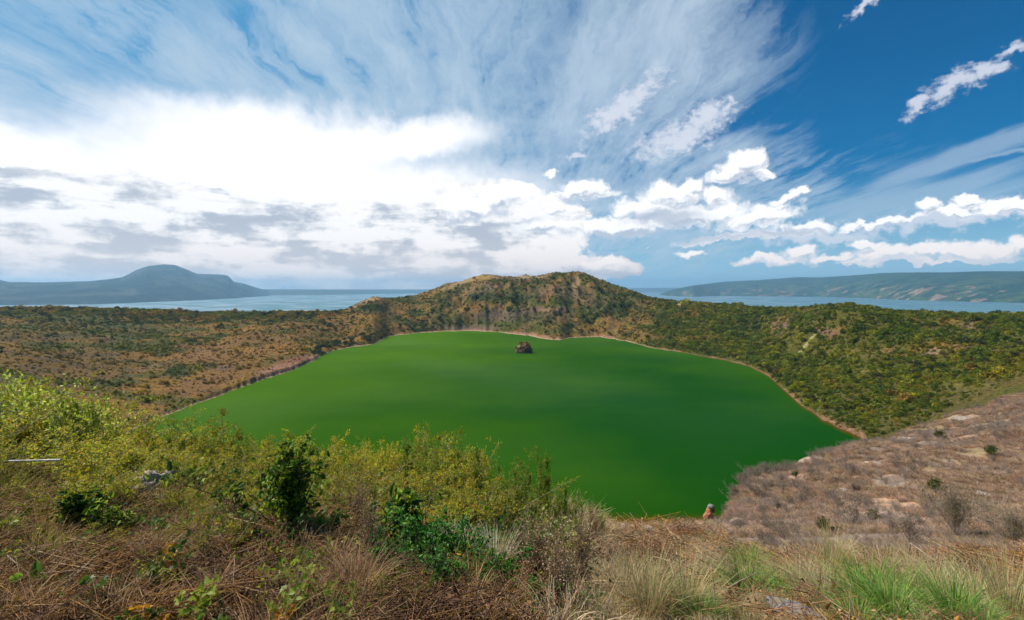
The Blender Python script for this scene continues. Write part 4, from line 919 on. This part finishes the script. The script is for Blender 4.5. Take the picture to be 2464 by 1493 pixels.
for i in range(60):
    x_ = -120+1290*(i+rng.uniform(-.3, .3))/60; D_ = rng.uniform(8.2, 11.5)
    top_shrub(AG[i % 2] if i % 4 == 1 else AO[i % 3], 'airy_shrub', x_, D_, rng.uniform(.70, 1.06), 'thin stemmed olive shrub in the tall row between the near bank and the lake', 'olive shrubs in front of the lake')
for i in range(165):
    x_ = -150+1300*(i+rng.uniform(-.4, .4))/165; D_ = rng.uniform(3.2, 8)
    if D_ < 4.6 and x_ > 600: D_ += 1.2
    if 300 < x_ < 425 and D_ < 6.3: D_ = 6.6
    if -60 < x_ < 200 and D_ < 5.1: D_ = rng.uniform(5.12, 5.6)
    if -40 < x_ < 190 and D_ < 7.8: D_ = 8.3
    top_shrub(AO[i % 3], 'airy_shrub', x_, D_, rng.uniform(.30, .66)*(.62 if D_ < 5.6 else 1), 'shorter olive shrub at the foot of the tall row on the left of the bank', 'short olive shrubs at the foot of the row', 1.5)
for i in range(16):
    x_ = -60+330*(i+rng.uniform(-.4, .4))/16
    top_shrub(AP[i % 2], 'pale_shrub', x_, rng.uniform(7.9, 10.5), rng.uniform(.75, 1.05), 'pale yellow green shrub with broader leaves at the left edge of the picture', 'pale shrubs at the left edge', .8)
for i in range(8):
    x_ = 420+720*(i+rng.uniform(-.4, .4))/8
    top_shrub(AG[i % 2], 'green_shrub', x_, rng.uniform(7, 10), rng.uniform(.8, 1.0), 'fresh green shrub mixed into the tall olive row', 'fresh green shrubs in the row', .8)
for x_, D_, f_, lab in ((1225, 8, 1, 'slim green shrub standing left of the tall twin sprays, against the lake'), (1255, 7.5, 1.05, 'tall green spray rising highest left of the open lake'), (1318, 7.6, 1.03, 'tall green spray, right one of the two rising against the lake'), (1285, 6.5, .8, 'green shrub between the two tall sprays'),
                     (1360, 7.5, 1.0, 'low green spray right of the two tall ones'), (1400, 8, 1.0, 'yellow flowered green spray near the end of the row'), (1190, 6.6, .9, 'bushy green shrub at the right end of the olive row'), (1445, 7.4, 1.1, 'last thin green spray of the row before the bare bank'), (1150, 6.9, .95, 'green spray where the olive row ends'), (1205, 7.8, 1.1, 'thin green spray just right of the end of the olive row'), (1240, 6.8, .95, 'green spray at the foot of the left tall spray'), (1300, 7.9, .95, 'green spray close behind the right tall spray'), (1335, 6.9, .9, 'green spray at the foot of the right tall spray'), (1375, 6.8, .95, 'bushy low green spray over the brown stalks'), (1420, 7.0, .9, 'second to last green spray of the row')):
    top_shrub(AG[int(x_) % 2], 'green_spray', x_, D_, f_, lab, None, .62)

# dark broad leaved shrubs in the foreground
DARKL = leaf_mat('dark_broad_leaves', [(.02, .06, .008), (.08, .16, .012), (.20, .30, .015), (.38, .44, .02), (.04, .09, .012)], .42, .6, .2, .1)
LIME = leaf_mat('lime_leaves', [(.14, .26, .02), (.22, .36, .03), (.10, .20, .02)], .45, .4, .35, .1)
def broad(nst, h, spread, n, L, W, mat, seed):
    r = np.random.default_rng(seed); ln_, LP, LD = shrub_lines(r, nst, h, spread, 7, .30, .006, .07, 1); i = r.integers(0, len(LP), n)
    return (mesh_np('stems', *tubes_np(ln_, 4), BARK), mesh_np('leaves', *broad_np(LP[i]+r.normal(0, .02, (n, 3)), unit(LD[i]*.4+r.normal(0, .6, (n, 3))+np.array([0, -.35, -.1])), L*r.uniform(.6, 1.25, n), W*r.uniform(.7, 1.2, n), r), mat))
place(broad(20, .70, .36, 1300, .044, .015, DARKL, 5), 'leafy_shrub', 700, 3.9, 1.12, 'dense dark green leafy shrub standing in the dry grass left of centre', 'shrub')
place(broad(9, .46, .38, 330, .062, .024, DARKL, 6), 'leafy_shrub', 985, 4.3, 1.35, 'dark round leaved shrub above the bright green weeds near the centre', 'shrub')
place(broad(12, .34, .75, 520, .042, .016, DARKL, 7), 'leafy_shrub', 180, 4.3, 1.2, 'low dark leafy vine spreading over the left bank', 'shrub')
place(broad(10, .30, .75, 380, .042, .016, DARKL, 8), 'leafy_shrub', 262, 4.2, 1.05, 'small dark leafy vine, right hand neighbour of the bigger low vine on the left bank', 'shrub')
LIMEW = leaf_mat('seedling_leaves', [(.20, .26, .02), (.34, .36, .03), (.12, .18, .02), (.50, .36, .03)], .4, .5, .2, .15)
WEEDG = leaf_mat('bright_weed_leaves', [(.04, .17, .015), (.07, .26, .02), (.13, .33, .03), (.03, .12, .015)], .4, .45, .3, .1)
for j, (x_, D_, s_, lab) in enumerate(((1010, 3.75, 1.0, 'bright green weed clump below the dark round leaved shrub'), (1075, 3.9, .9, 'bright green weed clump beside the bleached grass'), (1130, 3.6, .8, 'bright green weed clump right of centre among dry stalks'), (925, 3.1, .7, 'green weed clump low in front, left of the other bright weeds'),
                       (1190, 3.0, .7, 'green weed clump at the bottom beside the brown stalks'), (1065, 2.85, .6, 'small green weed clump at the bottom centre'), (1290, 2.7, .5, 'green sprig growing out of the foot of the brown stalk bush'), (1355, 4.4, .6, 'leafy green weed behind the brown stalk bush'))):
    place(broad(11, .42, .62, 420, .030, .011, WEEDG, 40+j), 'weed_clump', x_, D_, s_*1.15, lab, 'weed')
for j in range(80):                                                # small weeds and dead stalks breaking up the brown litter
    x_ = rng.uniform(-40, 1230); D_ = rng.uniform(2.7, 4.6); q = rng.uniform()
    if 'MW' not in globals(): MW = [broad(5, .24, .7, 60, .034, .013, LIMEW, 91), broad(6, .20, .8, 70, .028, .010, DARKL, 92)]
    place(MW[j % 2], 'litter_weed', x_, D_, rng.uniform(.5, 1.0), 'yellow green weed seedling in the brown litter on the left of the bank' if j % 2 == 0 else 'dark green weed seedling in the brown litter on the left of the bank', 'weed', 'pale weed seedlings in the litter' if j % 2 == 0 else 'dark weed seedlings in the litter')
# lime leaves close to the camera at the lower left
for j, (x_, D_, s_, lab) in enumerate(((60, 2.75, 1.0, 'three lime green leaves on a short stem in the lower left corner'), (15, 3.3, 1.0, 'big lime leaf spray at the left edge'), (335, 3.6, .7, 'yellow and green leaf sprig alone in the brown litter'))):
    place(broad(2, .16, .6, 7, .075, .028, LIME, 60+j), 'leaf_sprig', x_, D_, s_, lab, 'plant')

# brown stalk bush
STK = leaf_mat('brown_seed_heads', [(.20, .11, .06), (.30, .18, .10), (.12, .065, .035), (.42, .30, .19)], .15, .9, .05, .1)
def stalks(seed, nst=70, h=.70, spread=.26, n=1500):
    r = np.random.default_rng(seed); ln_, LP, LD = shrub_lines(r, nst, h, spread, 4, .22, .0026, .05, 1); P_, D_ = pick(r, LP, LD, n, .012)
    return (mesh_np('stalks', *tubes_np(ln_, 3), STK), mesh_np('seed_heads', *leaves_np(P_, D_, .015, .005, r), STK))
SB = [stalks(71), stalks(72)]
for j, (x_, D_, s_, lab) in enumerate(((1290, 3.3, .85, 'dense bush of dead brown stalks at the bottom centre'), (1400, 3.4, .85, 'dead brown stalk bush, right hand one of the bottom centre pair'), (1250, 4.1, .72, 'dead brown stalks behind the bottom centre pair'), (1345, 2.7, .75, 'dead brown stalks right at the bottom edge near the centre'),
                       (1470, 5.4, .55, 'dead brown stalks on the crest next to the open bank'), (1430, 6.3, .9, 'tall dead stalk against the lake at the end of the green row'), (860, 4.6, .8, 'dead stalks between the two dark leafy shrubs'), (890, 3.4, .7, 'dead stalks in front of the space between the two dark leafy shrubs'), (560, 4.1, .6, 'dead pinkish stalks left of the dense dark shrub'))):
    place(SB[j % 2], 'dry_stalk_bush', x_, D_, s_, lab, 'dry plant')

# ---------------------------------------------------------------- grass tufts, each its own thing
def gmat(nm, cols): return leaf_mat(nm, cols, .35, .55, .25, .12)
GRN = gmat('green_grass_blades', [(.07, .19, .02), (.14, .32, .035), (.24, .40, .05), (.42, .44, .12), (.09, .22, .03)])
STR = gmat('straw_blades', [(.55, .38, .20), (.68, .52, .31), (.40, .26, .13), (.74, .62, .42), (.33, .32, .10)])
MIX = gmat('mixed_grass_blades', [(.52, .38, .19), (.19, .28, .06), (.66, .52, .29), (.27, .35, .09), (.58, .38, .21)])
BLE = gmat('bleached_blades', [(.60, .54, .40), (.75, .70, .58), (.48, .42, .28), (.35, .38, .20)])
TM = {}
def tmesh(key, mat, n, **kw):
    TM[key] = [mesh_np('blades', *blades_np(n, rng, **kw), mat) for _ in range(2)]
tmesh('green', GRN, 330, rad=.07, L=.62, lean=.42, droop=.85, w=.0052, seg=7)
tmesh('straw', STR, 300, rad=.06, L=.70, lean=.45, droop=.8, w=.0036, seg=7)
tmesh('mixed', MIX, 280, rad=.08, L=.80, lean=.36, droop=.5, w=.0044, seg=7)
tmesh('bleached', BLE, 240, rad=.05, L=.62, lean=.35, droop=.6, w=.0045, seg=6)
tmesh('left', STR, 240, rad=.06, L=.75, lean=.30, droop=.9, w=.0036, seg=8, dirx=-.7)
tmesh('rusty', gmat('rusty_brown_blades', [(.30, .15, .08), (.40, .22, .12), (.22, .11, .06), (.50, .32, .18)]), 260, rad=.07, L=.66, lean=.5, droop=.8, w=.0036, seg=6)
tufts = [('mixed', 1560, 2.75, .80, 'tall straw and green grass tuft leaning out over the bottom right of centre'), ('mixed', 1650, 2.8, .78, 'tall grass tuft beside the leaning one, with a green heart'), ('green', 1690, 2.6, .55, 'short bright green grass tuft at the bottom between tall straw ones'),
         ('straw', 1500, 3.1, .8, 'straw grass tuft right of the dead brown stalks'), ('left', 1790, 4.9, 1.0, 'dry grass tuft arching left over the bank crest'), ('left', 1840, 4.6, .9, 'dry grass tuft arching left, behind the dark green tuft'), ('left', 1740, 5.4, .8, 'thin dry grass tuft arching left on the bank crest near the rock stack'), ('green', 1800, 3.3, .85, 'dark green grass tuft with a dry branch lying over it'),
         ('green', 1870, 3.6, .75, 'blue green grass tuft right of the one with the dry branch'), ('straw', 1930, 3.6, .95, 'broad straw tuft in the middle of the right hand grass'), ('straw', 1990, 3.2, .85, 'straw tuft next to the bluish stone slab'), ('left', 2010, 4.2, .9, 'pinkish straw tuft behind the bluish stone slab'), ('green', 2090, 3.0, 1.0, 'big bright green tuft, tallest of the green ones on the right'),
         ('green', 2150, 2.7, .85, 'bright green tuft with a dark gap at its foot'), ('green', 2060, 2.5, .6, 'low green tuft at the bottom edge under the tallest green one'), ('mixed', 2220, 3.1, .8, 'straw green tuft between the green tufts and the right edge'), ('green', 2300, 2.6, .8, 'lush green tuft at the bottom right'), ('straw', 2260, 3.8, .85, 'dry tuft in the back of the right hand grass'),
         ('straw', 2350, 3.1, .9, 'straw tuft with upright pale stems near the right edge'), ('mixed', 2430, 2.7, .8, 'straw green tuft cut by the right edge'), ('green', 2370, 2.4, .5, 'small green tuft at the bottom right corner'), ('bleached', 1190, 3.9, 1.05, 'bleached almost white grass tuft standing in the green weeds'), ('bleached', 1092, 4.3, 1.05, 'bleached pinkish grass tuft above the bright weeds'),
         ('bleached', 1165, 5.6, .9, 'pale grass tuft behind the almost white one'), ('straw', 1455, 4.3, .8, 'straw tuft at the left end of the open bank'), ('mixed', 1520, 4.2, .7, 'grass tuft in the open bank right of the stalks'), ('straw', 1600, 4.4, .6, 'short dry tuft in the middle of the open bank'), ('rusty', 800, 3.0, .8, 'rust coloured grass tuft in front of the dense dark shrub'),
         ('rusty', 860, 2.8, .8, 'long rusty grass tuft leaning left at the bottom, left of centre'), ('rusty', 740, 2.6, .6, 'low rusty grass tuft at the bottom edge, below the dense dark shrub'), ('rusty', 560, 4.6, .7, 'pink brown grass tuft left of the dense dark shrub'), ('mixed', 1330, 5.6, .7, 'thin grass tuft below the twin green sprays'), ('mixed', 1235, 5.4, .7, 'olive grass tuft between the white tuft and the brown stalks'),
         ('left', 1690, 4.2, .6, 'low dry tuft arching left in front of the near shore'), ('straw', 2130, 4.6, .8, 'dry pink straw tuft at the foot of the shoulder'), ('mixed', 2000, 5.2, .9, 'tall thin tuft with one long stem against the shoulder'), ('green', 1805, 5.6, .75, 'thin upright green grass in front of the foot of the shoulder'), ('straw', 2200, 4.9, .8, 'dry tuft under the grey tangled bush')]
for j, (k_, x_, D_, s_, lab) in enumerate(tufts):
    s_ *= (.78+.05*D_)*(.95 if x_ > 1440 else .95); o_ = link(TM[k_][j % 2], 'grass_tuft', None, gp(x_, D_, -.01), rng.uniform(0, 6.28) if k_ != 'left' else rng.uniform(-.4, .4)); o_.scale = (s_, s_, s_*rng.uniform(.9, 1.05)); tag(o_, lab, 'grass tuft', 'single grass tufts on the near bank')
RUST = TM['rusty']
# smaller filler tufts that look alike
for i in range(70):
    x_ = rng.uniform(1440, 2500); D_ = rng.uniform(2.6, 5.2)
    k_ = ['straw', 'mixed', 'green', 'left', 'straw'][int(rng.integers(0, 5))]; s_ = rng.uniform(.30, .55)*(.60+.04*D_)
    o_ = link(TM[k_][i % 2], 'small_grass_tuft', None, gp(x_, D_, -.01), rng.uniform(0, 6.28)); o_.scale = (s_,)*3; tag(o_, 'small grass tuft between the big tufts on the right of the bank', 'grass tuft', 'small filler tufts on the right of the bank')
for i in range(40):
    x_ = rng.uniform(300, 1250); D_ = rng.uniform(2.6, 5.4); s_ = rng.uniform(.28, .5)
    o_ = link(RUST[i % 2], 'small_grass_tuft', None, gp(x_, D_, -.01), rng.uniform(0, 6.28)); o_.scale = (s_,)*3; tag(o_, 'small rusty grass tuft in the brown litter left of centre', 'grass tuft', 'small rusty tufts left of centre')

# ---------------------------------------------------------------- dry branches and stems lying or leaning in the foreground
def branch(pts, D0, D1, r0, label, side=None, nm='dry_branch', mat=None):
    n_ = len(pts); k = 14; s = np.linspace(0, n_-1, k); px = np.interp(s, range(n_), [p[0] for p in pts]); py = np.interp(s, range(n_), [p[1] for p in pts]); Dd = np.linspace(D0, D1, k)
    w_ = np.array([at(a, b, c) for a, b, c in zip(px, py, Dd)])
    for i in range(2): w_[1:-1] = (w_[:-2]+2*w_[1:-1]+w_[2:])/4
    w_[0, 2] = min(w_[0, 2], gz(px[0], Dd[0])-.01); ln_ = [(w_, r0*np.linspace(1, .45, k))]
    r = np.random.default_rng(len(label))
    for i in range(3):
        a = w_[r.integers(5, 12)]; e = a+r.normal(0, .07, 3)+np.array([0, 0, .05]); ln_.append((np.linspace(a, e, 4), r0*.4*np.linspace(1, .4, 4)))
    o_ = w_[0].copy(); ln_ = [(p-o_, q) for p, q in ln_]
    return tag(link(mesh_np(nm, *tubes_np(ln_, 5), mat or TWIG, smooth=True), nm, None, tuple(o_)), label, 'branch')
branch([(128, 1500), (150, 1417), (182, 1381), (229, 1340)], 2.5, 3.0, .0045, 'forked pale dry branch bending up to the right in the lower left')
branch([(98, 1500), (138, 1451), (150, 1430)], 2.45, 2.6, .0038, 'short dry twig crossing the foot of the forked branch')
branch([(225, 1500), (299, 1433), (372, 1390)], 2.45, 2.9, .0035, 'long thin greenish stem rising to the right at the bottom left', mat=None)
branch([(146, 1495), (198, 1438), (246, 1396)], 2.5, 2.8, .003, 'thin brown stem between the forked branch and the greenish one')
branch([(-10, 1435), (34, 1475), (60, 1500)], 2.7, 2.45, .007, 'thick dry branch at the left edge of the picture')
branch([(10, 1330), (60, 1375), (95, 1400)], 3.1, 2.8, .004, 'dry twig below the big lime leaf spray')
branch([(690, 1500), (702, 1443), (718, 1413)], 2.45, 2.65, .006, 'upright dry fork at the bottom under the dense dark shrub')
branch([(700, 1485), (744, 1443), (770, 1425)], 2.5, 2.7, .005, 'right arm of the dry fork under the dense dark shrub')
branch([(815, 1500), (872, 1464), (905, 1450)], 2.45, 2.6, .005, 'dry branch leaning right at the bottom, right of the fork')
branch([(400, 1315), (500, 1265), (545, 1210)], 3.6, 4.6, .004, 'long dry stem slanting up across the brown litter')
branch([(415, 1250), (480, 1225), (610, 1190)], 4.6, 5.4, .004, 'pale stem slanting up towards the olive shrubs')
branch([(50, 1265), (120, 1215)], 4.4, 5.0, .004, 'dry stem above the low dark vine on the left')
branch([(1728, 1431), (1770, 1405), (1822, 1378)], 3.0, 3.3, .006, 'dry branch lying over the dark green grass tuft')
branch([(2180, 1300), (2250, 1350), (2350, 1420)], 6.5, 4.6, .009, 'long bare branch running down to the right hand grass')
branch([(300, 1295), (370, 1282), (440, 1300)], 4.0, 4.2, .004, 'curved pale twig lying flat in the brown litter')
# white pole lying on the low growth at the left
pa, pb = at(22, 1110, 5.05), at(146, 1107, 4.95)
WP = solid_mat('white_paint', (.66, .62, .56), (.34, .30, .25), 9, .6, .1)
l_ = np.array(pb)-np.array(pa); tag(link(mesh_np('white_pole', *tubes_np([(np.linspace([0, 0, 0], l_, 6), .009)], 10), WP, smooth=True), 'white_pole', None, pa), 'straight white pole lying level over the shrubs at the left edge', 'pole')
# pale stones showing between the shrubs
for j, (x_, D_, s_, dz_, lab) in enumerate(((328, 6.0, .12, .14, 'pale stone showing between the olive shrubs, upper left one of the group'), (362, 5.9, .16, .16, 'largest pale stone in the gap between the olive shrubs'), (390, 6.1, .12, .17, 'pale stone at the right of the largest one in the shrub gap'), (350, 5.6, .13, .07, 'pale stone at the foot of the group in the shrub gap'), (376, 5.3, .11, .04, 'smallest pale stone, lowest of the group in the shrub gap'))):
    tag(link(rock_mesh('stone', rng, s_, s_*.7, s_*.9, PALEROCK, 4, .5, .6), 'stone', None, gp(x_, D_, dz_), rng.uniform(0, 6)), lab, 'stone')
tag(link(rock_mesh('stone_slab', rng, .16, .07, .03, SLATE, 4, .15, .1), 'stone_slab', None, gp(1925, 2.62, .05), -.9), 'bluish grey stone slab lying in the grass at the bottom right', 'stone')
for j, (x_, D_, s_, lab) in enumerate(((1575, 3.6, .05, 'small pale stone left of the tall leaning grass tuft'), (2330, 4.2, .08, 'pale stone under the bare branch near the right edge'), (2290, 5.6, .10, 'grey stone higher up near the right edge'), (1610, 10.5, .14, 'pale stone on the open bank crest above the near shore'), (1500, 11.0, .16, 'pale stone at the left end of the open bank crest'), (1690, 10.8, .14, 'pale stone on the crest just below the rock stack'), (1560, 8.5, .16, 'stone half way up the open bank'))):
    tag(link(rock_mesh('stone', rng, s_, s_*.8, s_*.5, PALEROCK, 3, .3, .25), 'stone', None, gp(x_, D_, 0), rng.uniform(0, 6)), lab, 'stone')
